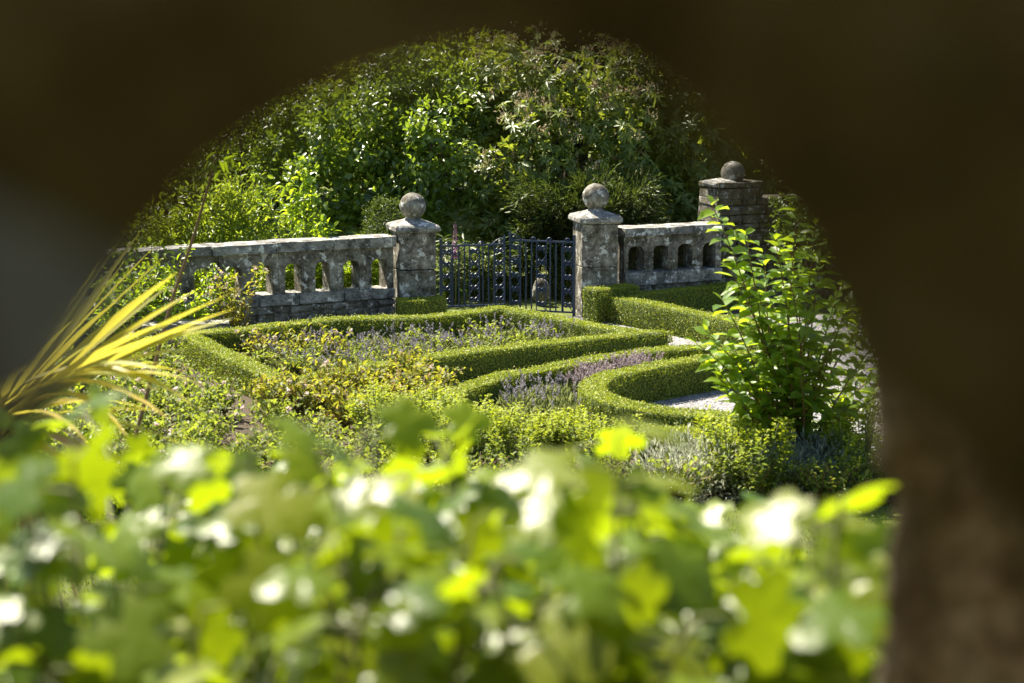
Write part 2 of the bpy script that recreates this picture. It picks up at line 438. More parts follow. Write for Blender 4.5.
B = smoothline([p.xy for p in top((735, 349), (712, 345.5), (677, 347), (619, 353), (560, 364), (508, 373), (470, 384), (448, 396), (440, 412))], 4)
hedge('box_hedge', B, .25, .34, 'box hedge arc curving between the lavender bed and the gravel half circle')
C = smoothline([p.xy for p in top((790, 351), (722, 354), (668, 362), (625, 370), (600, 377.5), (592, 386), (600, 394.5), (622, 401.5), (660, 408), (700, 412), (760, 415), (800, 416), z=.39)], 4)
hedge('box_hedge', C, .27, .385, 'horseshoe shaped box hedge bending round the gravel half circle')
Dl = [p.xy for p in top((792, 334), (702, 314), (660, 305.5), (622, 299))] + [p.xy for p in top((648, 293), (690, 288), (740, 284), z=.34)]
Dl = [p.xy for p in top((792, 334), (702, 314), (660, 305.5), (618, 297.5))] + [p.xy for p in top((655, 293), (702, 287.5), (760, 283))]
hedge('box_hedge', Dl, .27, .36, 'V shaped box hedge right of the gate below the arcaded wall')
e0, e1 = at(398, 300, 26.15), at(444, 297, 26.25)
hedge('box_hedge', [Vector((e0.x, 26.05)), Vector((e1.x, 26.2))], .36, .36, 'short box hedge block at the foot of the left ball topped pillar')
f0, f1 = at(590, 290, 26.3), at(633, 290, 26.6)
hedge('box_hedge', [Vector((f0.x, 26.3)), Vector((f1.x, 26.7))], .32, .47, 'short box hedge block at the foot of the right ball topped pillar')
G = [p.xy for p in top((640, 429), (690, 430), (740, 432), (860, 436))]
hedge('box_hedge', G, .34, .345, 'straight box hedge nearest the viewer beside the silver plants')

# planting beds (soil) inside the hedges
def inner(P): return [(p.x, p.y) for p in P]
sheet('bed_soil', inner(loopA), .032, M['soil'])
sheet('bed_soil', inner(B[:-1]) + inner(C[::-1])[10:], .036, M['soil'])
sheet('bed_soil', [(-6.5, 16.2), (-.5, 16.1), (5.2, 16.2), (5.2, 18.2), (2.0, 18.2), (.4, 19.6), (-.8, 20.3), (-2.3, 21.6), (-3.6, 24.2), (-6.5, 24.2)], .028, M['soil'])
sheet('bed_soil', inner(Dl), .040, M['soil'])

# ------------------------------------------------------------------ pillars
PL = Vector((at(413.5, 300, 26.75).x, 26.75, 0)); PR = Vector((at(595, 300, 27.05).x, 27.05, 0))
def ball_mesh(mb, c, r):
    bm = bmesh.new(); bmesh.ops.create_icosphere(bm, subdivisions=4, radius=r)
    for v in bm.verts:
        n = v.co.normalized()
        v.co *= 1 + .012 * math.sin(9 * n.x + 3 * n.z) * math.cos(7 * n.y) + random.uniform(-.004, .004)
        v.co += Vector(c)
    addbm(mb, bm, 0, True)
def pillar(loc, rz, shaft_top, cap_top, side, ball_r, label):
    root = empty('gate_pillar', loc, rz, label, 'pillar', 'ball topped pillars of the gateway')
    s = side / 2; mb = MB()
    z = -.05
    for hh in (.28, .46, .9):
        z1 = min(z + hh, shaft_top) if hh != .9 else shaft_top
        box(mb, -s, s, -s, s, z, z1 - .006, .008, 0, .012); z = z1
    mb.build('shaft', M['stone'], root)
    mb = MB(); bm = bmesh.new(); c = s * 1.22; t = s * .36
    lv = [(s * 1.05, shaft_top - .004), (c, shaft_top + .03), (c, shaft_top + .075), (c * .93, shaft_top + .095), (t, cap_top - .02), (t * .8, cap_top)]
    rg = []
    for (e, zz) in lv:
        rg.append([bm.verts.new((sx * e + random.uniform(-.006, .006), sy * e + random.uniform(-.006, .006), zz + random.uniform(-.005, .005))) for sx, sy in ((-1, -1), (1, -1), (1, 1), (-1, 1))])
    for a, b in zip(rg[:-1], rg[1:]):
        for k in range(4): bm.faces.new([a[k], a[(k + 1) % 4], b[(k + 1) % 4], b[k]])
    bm.faces.new(rg[-1]); bm.faces.new(rg[0][::-1])
    addbm(mb, bm); mb.build('cap', M['stone_cap'], root)
    mb = MB()
    ball_mesh(mb, (0, 0, cap_top + ball_r * .86), ball_r)
    tube(mb, [(0, 0, cap_top - .03), (0, 0, cap_top + .05)], [ball_r * .62, ball_r * .42], 16)
    mb.build('ball_finial', M['stone'], root)
    return root
zt = lambda v, Y: at(512, v, Y).z
pillar(PL, R(17), zt(231.5, 26.7), zt(217.5, 26.7), .50, .178, 'left ball topped stone gate pillar ending the pierced balustrade')
pillar(PR, R(13), zt(222.5, 27), zt(208.5, 27), .50, .182, 'right ball topped stone gate pillar at the hinge of the blue gate')

# ------------------------------------------------------------------ arcaded walls
def arcade_wall(start, ang, nb, zs, bay, label, name='balustrade_wall', shade_panel=False, sag=0.0):
    """start: end by the pillar; runs along +x of the local frame; zs = rubble top, sill top, arcade top, coping top"""
    root = empty(name, start, ang, label, 'wall')
    zr, zsill, za, zc = zs; T = .30; Ln = nb * bay
    # rubble base
    mb = MB(); z = -.05; ci = 0
    while z < zr - .03:
        hh = min(random.uniform(.05, .15), zr - z); x = -random.uniform(0, .2)
        while x < Ln:
            l = random.uniform(.09, .5)
            d = random.uniform(-.035, .03)
            box(mb, max(x, 0) + .004, min(x + l, Ln) - .006, -.19 + d, .19, z + .004, z + hh - random.uniform(.006, .02), .02, 0, .014)
            x += l
        z += hh
    box(mb, .02, Ln - .02, -.155, .16, -.05, zr - .01, 0, 0)
    mb.build('rubble_base', M['rubble'], root)
    # sill
    mb = MB(); x = 0
    while x < Ln - .05:
        l = min(random.uniform(.5, .95), Ln - x)
        if Ln - x - l < .2: l = Ln - x
        box(mb, x + .004, x + l - .004, -.205 + random.uniform(-.01, .01), .20, zr, zsill + random.uniform(-.008, .008), .006, 0, .018); x += l
    mb.build('sill', M['stone_cap'], root)
    # arcade: one inverted U per bay, with a rounded head
    mb = MB(); ow = .23
    for b in range(nb):
        bm = bmesh.new(); x0 = b * bay + .002; x1 = (b + 1) * bay - .002; m_ = (x0 + x1) / 2
        z0 = zsill - .01; spring = z0 + (za - z0) * .52; rh = (za - z0) * .20
        jz = random.uniform(-.006, .006); jy = random.uniform(-.008, .008); w2 = ow / 2 + random.uniform(-.012, .012)
        pr = [(x0, z0), (x0, za + jz), (x1, za + jz), (x1, z0), (m_ + w2, z0), (m_ + w2, spring)]
        for k in range(1, 10):
            th = math.pi * k / 10
            cx, cz = math.cos(th), math.sin(th)
            pr.append((m_ + w2 * math.copysign(abs(cx) ** .75, cx), spring + rh * abs(cz) ** .75))
        pr += [(m_ - w2, spring), (m_ - w2, z0)]
        y0, y1 = -T / 2 + jy, T / 2 + jy
        fv = [bm.verts.new((px, y0, pz)) for px, pz in pr]; bv = [bm.verts.new((px, y1, pz)) for px, pz in pr]
        bm.faces.new(fv); bm.faces.new(bv[::-1])
        for k in range(len(pr)): bm.faces.new([fv[k], bv[k], bv[(k + 1) % len(pr)], fv[(k + 1) % len(pr)]])
        bmesh.ops.recalc_face_normals(bm, faces=bm.faces[:])
        addbm(mb, bm)
    if shade_panel: box(mb, .02, Ln - .02, T / 2 - .05, T / 2 + .06, zsill - .02, za - .01, 0, 1)  # added back panel, coloured dark in place of the shade in the openings
    mb.build('arcade', [M['stone'], M['recess_shade']], root)
    # coping
    mb = MB(); x = -.02; k = 0
    while x < Ln:
        l = min(random.uniform(.75, 1.25), Ln + .02 - x)
        if Ln - x - l < .3: l = Ln + .02 - x
        s = -sag * max(0, x / Ln - .45)
        bm = bmesh.new(); bmesh.ops.create_cube(bm, size=1)
        for v in bm.verts:
            tx = v.co.x > 0
            v.co = Vector((x + .004 if not tx else x + l - .006, (-.215 if v.co.y < 0 else .215), (za + .004 if v.co.z < 0 else zc) + (s - (sag * .3 if tx and x > Ln * .4 else 0))))
            v.co += Vector((0, random.uniform(-.014, .014), random.uniform(-.008, .008)))
        bmesh.ops.subdivide_edges(bm, edges=bm.edges[:], cuts=3, use_grid_fill=True)
        for v in bm.verts: v.co += Vector((random.uniform(-.005, .005), random.uniform(-.008, .008), random.uniform(-.006, .006)))
        addbm(mb, bm); x += l
    mb.build('coping', M['stone_cap'], root)
    return root
# left wall runs from the left pillar towards the viewer's left
pA = at(389, 237, 26.62)
angL = math.pi + R(26)
arcade_wall((pA.x, pA.y, 0), angL, 14, (zt(297.5, 26.5), zt(287, 26.5), zt(246, 26.5), zt(236.5, 26.5)), .405,
            'grey pierced stone balustrade left of the gate with see-through arches', sag=.07)
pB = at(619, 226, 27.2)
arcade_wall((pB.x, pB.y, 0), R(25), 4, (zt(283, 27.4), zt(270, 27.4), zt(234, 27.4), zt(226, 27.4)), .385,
            'short arcaded stone wall right of the gate with dark arches', shade_panel=True)
# dry stone pier and wall with the third ball
pC = at(737, 190, 28.55)
root = empty('rubble_pier', (pC.x, pC.y, 0), R(22), 'dry stone pier with a ball finial at the right end of the wall', 'pier')
mb = MB(); z = -.05; ztop = zt(187, 28.4)
while z < ztop:
    hh = random.uniform(.06, .14); x = -.46
    while x < 4.0:
        l = random.uniform(.16, .45); lim = .22 if z > 1.42 else 4.0
        if x < lim: box(mb, x + .004, min(x + l, lim + .06) - .006, -.3 + random.uniform(-.04, .03), .3, z + .003, z + hh - .007, .014, 0, .014)
        x += l
    z += hh
box(mb, -.42, 3.95, -.25, .26, -.05, 1.45); box(mb, -.42, .22, -.25, .26, 1.44, ztop - .03)
mb.build('rubble_stones', M['pierstone'], root)
mb = MB(); box(mb, -.50, -.14, -.26, .1, ztop + .01, ztop + .11, .03, 0, .04); mb.build('cap_stone', M['stone_cap'], root)
mb = MB(); ball_mesh(mb, (-.07, 0, ztop + .19), .172); tube(mb, [(-.07, 0, ztop - .04), (-.07, 0, ztop + .06)], [.13, .09], 14)
mb.build('ball_finial', M['stone'], root)

# ------------------------------------------------------------------ gate
def scroll(mb, x, z, r, sgn, y=0, turns=1.35, up=1, rad=.006):
    pts = []
    for t in np.linspace(0, 1, 14):
        a = t * turns * 2 * math.pi; rr = r * (1 - .72 * t)
        pts.append((x + sgn * (r - rr * math.cos(a)) , y, z + up * rr * math.sin(a)))
    tube(mb, pts, [rad] * len(pts), 5)
def gate_leaf(hinge, free, zb, ztp, label, hand):
    d = free - hinge; Ln = d.xy.length; rz = math.atan2(d.y, d.x)
    root = empty('gate_leaf', (hinge.x, hinge.y, 0), rz, label, 'gate', 'leaves of the iron gate')
    mb = MB()
    box(mb, -.018, .018, -.018, .018, zb - .06, ztp + .10, 0, 0, .004)
    box(mb, Ln - .028, Ln - .004, -.012, .012, zb, ztp, 0, 0, .003)
    for zz in (zb, ztp): box(mb, .018, Ln - .028, -.012, .012, zz - .012, zz + .012, 0, 0, .003)
    mb.build('frame', M['iron'], root)
    panels = (.08, .52, .91) if hand > 0 else (.09, .5, .91)
    for k, t in enumerate((.17, .27, .36, .66, .75, .84), 1):
        mb = MB(); x = .018 + t * (Ln - .04)
        tube(mb, [(x, 0, zb), (x, 0, ztp + (.03 if k % 3 == 0 else 0))], [.0105] * 2, 6)
        if k % 3: ball = [(x, 0, ztp - .13), (x, 0, ztp - .12), (x, 0, ztp - .11)]; tube(mb, ball, [.008, .015, .008], 6)
        mb.build('bar', M['iron'], root)
    for t in panels:
        mb = MB(); x = t * Ln; hw = .07
        for s in (-1, 1): tube(mb, [(x + s * hw, 0, zb), (x + s * hw, 0, ztp)], [.008] * 2, 5)
        hgt = ztp - zb; m_ = 5
        for q in range(m_):
            zc = zb + (q + .5) * hgt / m_
            for s in (-1, 1):
                scroll(mb, x, zc, hw * .5, s, -.004, 1.2, 1, .0085); scroll(mb, x, zc, hw * .5, s, -.004, 1.2, -1, .0085)
            tube(mb, [(x - hw, 0, zc - hgt / m_ / 2), (x + hw, 0, zc + hgt / m_ / 2)], [.006] * 2, 5)
            if q % 2: tube(mb, [(x + hw, 0, zc - hgt / m_ / 2), (x - hw, 0, zc + hgt / m_ / 2)], [.006] * 2, 5)
        mb.build('scroll_panel', M['iron'], root)
    for t, s in ((.06, 1), (.42, -1), (.58, 1), (.97, -1)):
        mb = MB(); scroll(mb, t * Ln, ztp + .012, .045, s, 0, 1.3, 1, .007); mb.build('crest_scroll', M['iron'], root)
    mb = MB(); pts = bez((Ln - .02, 0, ztp + .09), (Ln - .10, 0, ztp + .10), (Ln - .2, 0, ztp), 8); tube(mb, pts, [.007] * 8, 5); mb.build('brace', M['iron'], root)
    mb = MB(); tube(mb, [(Ln - .016, 0, ztp), (Ln - .016, 0, ztp + .09), (Ln - .016, 0, ztp + .13)], [.012, .018, .004], 6); mb.build('finial', M['iron'], root)
    return root
gl = at(441, 300, 26.92); gr = at(574, 300, 26.85); gm1 = at(505.5, 300, 27.15); gm2 = at(509, 300, 27.15)
gate_leaf(gl, gm1, zt(306, 27), zt(245.5, 27), 'left leaf of the blue black wrought iron gate', 1)
gate_leaf(gr, gm2, zt(312, 26.9), zt(242, 26.9), 'right leaf of the blue black wrought iron gate, hung from a tall post', -1)

# ------------------------------------------------------------------ shrubs and trees
def clump_points(lobes, per, nsub, sub_r, front=True):
    """points in many small clumps sitting on the surface of the lobes; returns points, outward normals"""
    P, N = [], []
    for (cx, cy, cz, rx, ry, rz) in lobes:
        area = (rx * rz + rx * ry + ry * rz) / 3
        k = max(6, int(nsub * area))
        d = rnd_dirs(k * 3)
        if front:
            keep = (d[:, 1] < .35) | (rng.random(len(d)) < .3)
            d = d[keep]
        d = d[d[:, 2] > -.75][:k]; k = len(d)
        r = rng.uniform(.74, 1.04, k)
        c = np.array([cx, cy, cz]) + d * r[:, None] * np.array([rx, ry, rz])
        m_ = per
        off = rnd_dirs(k * m_) * (rng.random(k * m_) ** .5)[:, None] * sub_r * np.repeat(rng.uniform(.6, 1.4, k), m_)[:, None]
        off[:, 2] *= .75
        P.append(np.repeat(c, m_, 0) + off)
        N.append(nrm(np.repeat(d, m_, 0) + off / sub_r * .9))
    return np.concatenate(P), np.concatenate(N)
def limbs(mb, base, lobes, r0, zfork):
    base = np.array(base, float)
    for (cx, cy, cz, rx, ry, rz) in lobes:
        tip = np.array([cx, cy, cz + rz * .35]); mid = base + (tip - base) * .45 + np.array([0, 0, zfork])
        tube(mb, bez(base, mid, tip, 7), np.linspace(r0, r0 * .15, 7), 7)
def leafy(name, base, lobes, label, cat, material, L, Wd, per, nsub, sub_r, tmpl=T_OV, up=.6, rand=.8, trunk=.09, group=None, core=.35):
    """lobes are given relative to the base point"""
    root = empty(name, base, 0, label, cat, group)
    P, N = clump_points(lobes, per, nsub, sub_r)
    # some leaves through the volume so that no hollow shows
    mb = MB(); n = len(P)
    D = nrm(N * .8 + rnd_dirs(n) * rand + np.array([0, 0, -.15])); NN = nrm(N * .6 + np.array([0, 0, up]) + rnd_dirs(n) * .55)
    leaves(mb, P, D, NN, rng.uniform(L * .65, L * 1.25, n), rng.uniform(Wd * .85, Wd * 1.15, n), tmpl)
    k = int(n * core)
    if k:
        pr = np.array([l[3] * l[4] * l[5] for l in lobes]); idx = rng.choice(len(lobes), k, p=pr / pr.sum())
        Lb = np.array(lobes)[idx]; q = rnd_dirs(k) * (rng.random(k) ** (1 / 3) * .8)[:, None]
        leaves(mb, Lb[:, :3] + q * Lb[:, 3:], rnd_dirs(k), rnd_dirs(k), rng.uniform(L * 1.0, L * 1.7, k), Wd * 1.1, T_DI)
    mb.build('crown', material, root)
    mb = MB(); limbs(mb, (0, 0, -.1), lobes, trunk, .25); mb.build('trunk', M['bark'], root)
    return root
def lob(base, *uvyr):
    """lobe centres from pixels: (u, v, Y, rx, ry, rz)"""
    b = Vector(base); out = []
    for (u, v, Y, rx, ry, rz) in uvyr:
        p = at(u, v, Y) - b; out.append((p.x, p.y, p.z, rx, ry, rz))
    return out
def base_at(u, Y): return (at(u, 300, Y).x, Y, gz(0, Y))

# glossy-leaved shrub left of the middle
b = base_at(400, 30.5)
leafy('evergreen_shrub', b, lob(b, (348, 140, 30.3, .72, .7, .85), (395, 100, 31, .7, .7, .7), (432, 165, 29.9, .6, .6, .95), (325, 205, 29.8, .62, .55, .7), (395, 225, 29.8, .8, .6, .7), (295, 150, 31, .6, .6, .7), (447, 100, 31.0, .55, .6, .7), (385, 165, 30.6, .6, .5, .7)),
      'tall glossy leaved evergreen shrub behind the left wall, pale lit top', 'shrub', M['glossy'], .115, .56, 46, 48, .25, T_OV, trunk=.07)
b = base_at(420, 32.0)
leafy('evergreen_shrub', b, lob(b, (420, 80, 32, 1.2, .9, .75), (370, 85, 32.5, .9, .9, .7), (300, 120, 32.5, .9, .8, .8), (460, 65, 32.5, .9, .8, .7)),
      'yellow green shrub showing its sunlit top above the glossy evergreen', 'shrub', M['midleaf'], .12, .5, 40, 46, .25, T_OV, trunk=.08)
# big flowering evergreen in the middle
def rosette_shrub(base, lobes, label, nros, material=M['rhodo'], flowers=.24, L=.155):
    root = empty('flowering_evergreen', base, 0, label, 'shrub')
    lb = np.array(lobes); P, N = [], []
    for (cx, cy, cz, rx, ry, rz) in lobes:
        k = int(nros * (rx * rz + rx * ry + ry * rz) / 3)
        d = rnd_dirs(k * 2); d = d[(d[:, 1] < .4) & (d[:, 2] > -.8)][:k]
        r = rng.uniform(.55, 1.06, len(d))
        lump = 1 + .28 * np.sin(d[:, 0] * 8 + cx * 5) * np.cos(d[:, 2] * 7 + cz)
        P.append(np.array([cx, cy, cz]) + d * (r * lump)[:, None] * np.array([rx, ry, rz])); N.append(d)
    P = np.concatenate(P); N = np.concatenate(N); k = len(P)
    ax = nrm(N + np.array([0, 0, .75]) + rnd_dirs(k) * .35)
    mb = MB(); m_ = 9
    A = np.repeat(ax, m_, 0); PP = np.repeat(P, m_, 0)
    s = nrm(np.cross(A, np.array([.3, .2, .9]))); t = np.cross(A, s)
    th = np.tile(np.arange(m_) * 2.399, k) + np.repeat(rng.random(k) * 6.28, m_)
    D = s * np.cos(th)[:, None] + t * np.sin(th)[:, None]
    el = rng.uniform(-.5, .55, len(A))
    D = nrm(D * np.cos(el)[:, None] + A * np.sin(el)[:, None])
    leaves(mb, PP, D, A, rng.uniform(L * .7, L * 1.2, len(A)), rng.uniform(.24, .34, len(A)), T_LA)
    q = int(k * 5)
    idx = rng.choice(len(lobes), q); Lb = lb[idx]; c = rnd_dirs(q) * (rng.random(q) ** (1 / 3) * .75)[:, None]
    leaves(mb, Lb[:, :3] + c * Lb[:, 3:], rnd_dirs(q), rnd_dirs(q), rng.uniform(L, L * 1.6, q), .4, T_DI)
    mb.build('crown', material, root)
    # drooping pale tassels at the lit tips
    sel = np.where((N[:, 2] > .05) & (rng.random(k) < flowers))[0]
    sel = np.concatenate([sel, np.where((N[:, 2] > .55) & (rng.random(k) < flowers * 2.5))[0]])
    mb = MB(); m_ = 22
    c = np.repeat(P[sel] + ax[sel] * .05, m_, 0) + rng.normal(0, .05, (len(sel) * m_, 3))
    leaves(mb, c, nrm(np.repeat(ax[sel], m_, 0) + rnd_dirs(len(c)) * .8), rnd_dirs(len(c)), rng.uniform(.035, .075, len(c)), .35, T_DI)
    mb.build('blossoms', M['panicle'], root)
    mb = MB(); limbs(mb, (0, 0, -.1), lobes, .1, .3); mb.build('trunk', M['bark'], root)
    return root
b = base_at(560, 31.0)
rosette_shrub(b, lob(b, (575, 95, 30.6, .85, .8, .8), (515, 75, 31, .75, .8, .65), (625, 135, 30.4, .8, .8, .85), (535, 150, 30.0, .8, .75, .85), (490, 195, 29.9, .5, .55, .8), (590, 205, 30.0, .9, .6, .75), (490, 115, 30.8, .5, .6, .7), (520, 235, 29.9, .7, .6, .6), (640, 75, 31.2, .8, .8, .7)),
              'big rounded evergreen behind the gate with whorled leaves and pale flower tassels', 125)
b = base_at(690, 31.0)
rosette_shrub(b, lob(b, (690, 140, 31, 1.1, .9, 1.2), (660, 200, 30.6, .9, .7, .9), (740, 130, 31.3, 1.1, .9, 1.3), (780, 190, 31, 1.0, .8, 1.1), (700, 215, 30.6, .9, .6, .7), (650, 100, 31.4, .9, .8, .9)),
              'darker evergreen with whorled leaves behind the right arcaded wall', 115, flowers=.05)
# bright laurel behind the left wall
b = base_at(225, 28.6)
leafy('laurel_bush', b, lob(b, (205, 225, 28.4, .6, .5, .5), (245, 218, 28.6, .5, .5, .55), (180, 238, 28.3, .5, .45, .45), (225, 250, 28.3, .8, .5, .5)),
      'bright yellow green bush with upright narrow leaves behind the left wall', 'bush', M['bright'], .12, .30, 16, 120, .16, T_OV, up=.3, rand=.5, trunk=.04)
b = base_at(145, 28.0)
leafy('leafy_bush', b, lob(b, (140, 235, 27.8, .55, .5, .5), (110, 225, 28, .6, .5, .7), (165, 215, 28.6, .45, .4, .6), (60, 220, 28, .8, .6, .8)),
      'loose pale green bush at the far left behind the wall', 'bush', M['midleaf'], .085, .45, 14, 95, .18, T_OV, trunk=.04)
b = base_at(250, 31.5)
leafy('small_tree', b, lob(b, (240, 150, 31.5, 1.0, .8, .8), (200, 170, 31.3, .9, .7, .8), (290, 170, 31, .7, .6, .8), (270, 115, 32, .9, .8, .7), (150, 150, 31.6, 1.0, .8, 1.0)),
      'dusky small leaved tree at the left behind the bright bush', 'tree', M['glossy'], .075, .5, 20, 85, .22, T_OV, trunk=.09)
b = base_at(900, 20.5)
leafy('leafy_bush', b, lob(b, (880, 330, 20.5, .5, .5, .5), (915, 300, 20.8, .6, .5, .7), (890, 390, 20.2, .6, .5, .5), (940, 380, 20.2, .6, .5, .6)),
      'dusky leafy bush behind the broad leaved shrub at the right edge of the opening', 'bush', M['glossy'], .08, .5, 16, 95, .18, T_OV, trunk=.04)
b = base_at(800, 28.0)
leafy('leafy_bush', b, lob(b, (795, 215, 28, .35, .3, .45), (812, 240, 27.8, .4, .3, .4), (780, 235, 28, .25, .25, .3)),
      'dark bush leaning on the dry stone wall right of the third ball finial', 'bush', M['glossy'], .08, .5, 20, 140, .14, T_OV, trunk=.03)
b = base_at(20, 15.5)
leafy('leafy_bush', b, lob(b, (20, 440, 15.5, .5, .5, .35), (70, 470, 15.3, .5, .5, .35), (-20, 400, 15.8, .6, .5, .5), (60, 400, 16.2, .4, .4, .3)),
      'bright leafy bush behind the cabbage palm', 'bush', M['midleaf'], .07, .5, 16, 120, .15, T_OV, trunk=.03)
# dwarf conifer by the left pillar and feathery conifer behind the gate
b = base_at(388, 28.3)
leafy('dwarf_conifer', b, lob(b, (388, 228, 28.3, .34, .35, .45), (378, 235, 28.2, .3, .3, .4), (402, 245, 28.2, .4, .3, .4)),
      'soft pale green dwarf conifer beside the left pillar ball', 'conifer', M['feather'], .05, .25, 40, 240, .1, T_DI, trunk=.03)
def feathery(base, tips, label):
    root = empty('feathery_conifer', base, 0, label, 'conifer')
    mb, mt = MB(), MB(); b0 = np.array([0, 0, .2])
    for tp in tips:
        mid = b0 + (tp - b0) * .55 + np.array([0, 0, .35]); pts = bez(b0, mid, tp, 12)
        tube(mt, pts, np.linspace(.015, .003, 12), 5)
        for k in range(3, 12):
            for s in range(8):
                p = pts[k] + rng.normal(0, .03, 3); d0 = nrm(pts[k] - pts[k - 1])
                dr = nrm(d0 * .9 + rnd_dirs(1)[0] * .7 + np.array([0, 0, -.35]))
                m_ = 9; tt = np.linspace(0, 1, m_)[:, None]
                leaves(mb, p + dr * tt * .24, nrm(dr + rnd_dirs(m_) * .35), rnd_dirs(m_), .085, .09, T_DI)
    mb.build('crown', M['feather'], root); mt.build('trunk', M['bark'], root); return root
b = Vector(base_at(585, 29.2)); tips = []
for _ in range(85):
    u, v = rng.uniform(515, 655), rng.uniform(150, 250); Y = rng.uniform(28.6, 29.5)
    if v < 175 + abs(u - 590) * .7: v += 30
    tips.append(np.array(at(u, v, Y) - b))
feathery(b, tips, 'feathery arching conifer between the two right ball finials and the gate')
# trees of the wood behind, each with its own crown
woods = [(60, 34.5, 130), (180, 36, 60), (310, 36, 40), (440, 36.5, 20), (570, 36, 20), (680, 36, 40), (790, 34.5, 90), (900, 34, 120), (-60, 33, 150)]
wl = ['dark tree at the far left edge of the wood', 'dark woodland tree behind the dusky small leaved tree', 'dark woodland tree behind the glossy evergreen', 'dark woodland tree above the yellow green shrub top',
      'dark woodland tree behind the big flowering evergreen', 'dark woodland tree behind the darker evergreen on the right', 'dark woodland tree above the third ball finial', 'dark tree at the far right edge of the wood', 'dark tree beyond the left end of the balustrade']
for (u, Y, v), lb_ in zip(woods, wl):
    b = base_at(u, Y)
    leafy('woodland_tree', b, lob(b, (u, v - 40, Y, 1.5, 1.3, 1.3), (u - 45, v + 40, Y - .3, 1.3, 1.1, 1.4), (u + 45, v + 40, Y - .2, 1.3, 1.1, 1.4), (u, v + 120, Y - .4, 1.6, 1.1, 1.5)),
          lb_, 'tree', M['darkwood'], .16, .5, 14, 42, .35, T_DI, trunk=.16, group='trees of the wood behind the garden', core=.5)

# plants seen through the gate
for i, u in enumerate((150, 190, 232, 270, 300, 328, 356, 384)):
    Y = 25.6 + (u - 150) * .0065
    bb = base_at(u, Y + .5)
    leafy('border_shrub', bb, lob(bb, (u, 272 - i * 1.2, Y + .5, .26, .25, .34), (u + 8, 290 - i, Y + .5, .3, .25, .3)), 'sunlit green border shrub seen through the arches of the balustrade', 'shrub', M['bright'] if i % 2 else M['shoot'], .07, .45, 22, 260, .1, T_OV, trunk=.02, group='border shrubs behind the balustrade')
def spray(name, base, n, h, spread, label, cat, material, L, Wd, group=None, stems=14, tmpl=T_LA, stem_mat=None, z0=0.0):
    """upright leafy plant: stems with leaves all the way up"""
    root = empty(name, base, 0, label, cat, group)
    ml, ms = MB(), MB()
    for s in range(stems):
        a = rng.random() * 6.283; r = spread * math.sqrt(rng.random())
        tip = np.array([r * math.cos(a), r * math.sin(a), h * rng.uniform(.65, 1.05)])
        b0 = tip * np.array([.25, .25, 0]); pts = bez(b0, np.array([tip[0] * .5, tip[1] * .5, tip[2] * .6]), tip, 8)
        tube(ms, pts, np.linspace(.006, .0025, 8), 4)
        k = max(3, n // stems); t = rng.uniform(z0, 1, k)
        Pp = np.array([np.array(pts)[min(int(q * 7), 6)] * (1 - (q * 7) % 1) + np.array(pts)[min(int(q * 7) + 1, 7)] * ((q * 7) % 1) for q in t])
        az = rng.random(k) * 6.283; D = np.stack([np.cos(az), np.sin(az), rng.uniform(-.1, .9, k)], 1)
        leaves(ml, Pp, D, nrm(np.array([0, 0, 1.]) + rnd_dirs(k) * .5), rng.uniform(L * .6, L * 1.2, k), Wd, tmpl)
    ml.build('leaves', material, root); ms.build('stems', stem_mat or M['stem'], root)
    return root
for i, (u, Y, h) in enumerate([(450, 28.2, .95), (478, 28.4, .85), (506, 28.6, .8), (528, 28.9, .8), (560, 28.7, .85)]):
    spray('border_plant', base_at(u, Y), 560, h, .36, ['tall leafy border plant behind the left end of the gate', 'leafy border plant behind the left leaf of the gate', 'low leafy border plant behind the middle of the gate',
          'leafy border plant behind the boulder and the gate', 'leafy border plant behind the right leaf of the gate'][i], 'plant', M['darkfern'], .16, .22, 'plants seen through the gate', 26)
root = empty('foxglove', base_at(455.5, 27.8), 0, 'purple flower spike standing behind the left leaf of the gate', 'flower')
mb = MB(); tube(mb, [(0, 0, 0), (.01, 0, .8), (0, 0, 1.22)], [.012, .008, .003], 6); mb.build('stem', M['stem'], root)
mb = MB(); k = 110; t = rng.random(k); th = rng.random(k) * 6.28
P = np.stack([.012 * np.cos(th), .012 * np.sin(th), .72 + .5 * t], 1)
leaves(mb, P, np.stack([np.cos(th), np.sin(th), np.full(k, -.5)], 1), np.tile((0, 0, 1.), (k, 1)), .055 * (1.15 - t), .5, T_OV); mb.build('blossoms', M['foxglove'], root)
mb = MB(); bm = bmesh.new(); bmesh.ops.create_icosphere(bm, subdivisions=3, radius=.2)
for v in bm.verts: v.co = Vector((v.co.x * .66, v.co.y * .6, v.co.z * (1.0 if v.co.x < 0 else .9))) * (1 + .07 * math.sin(v.co.x * 13 + v.co.z * 9)) ; v.co.z += .2
addbm(mb, bm, 0, True); o = mb.build('boulder', M['stone']); p = at(541, 295, 28.0); o.location = (p.x, 28.0, 0)
tag(o, 'upright pale grey boulder seen through the right leaf of the gate', 'boulder')

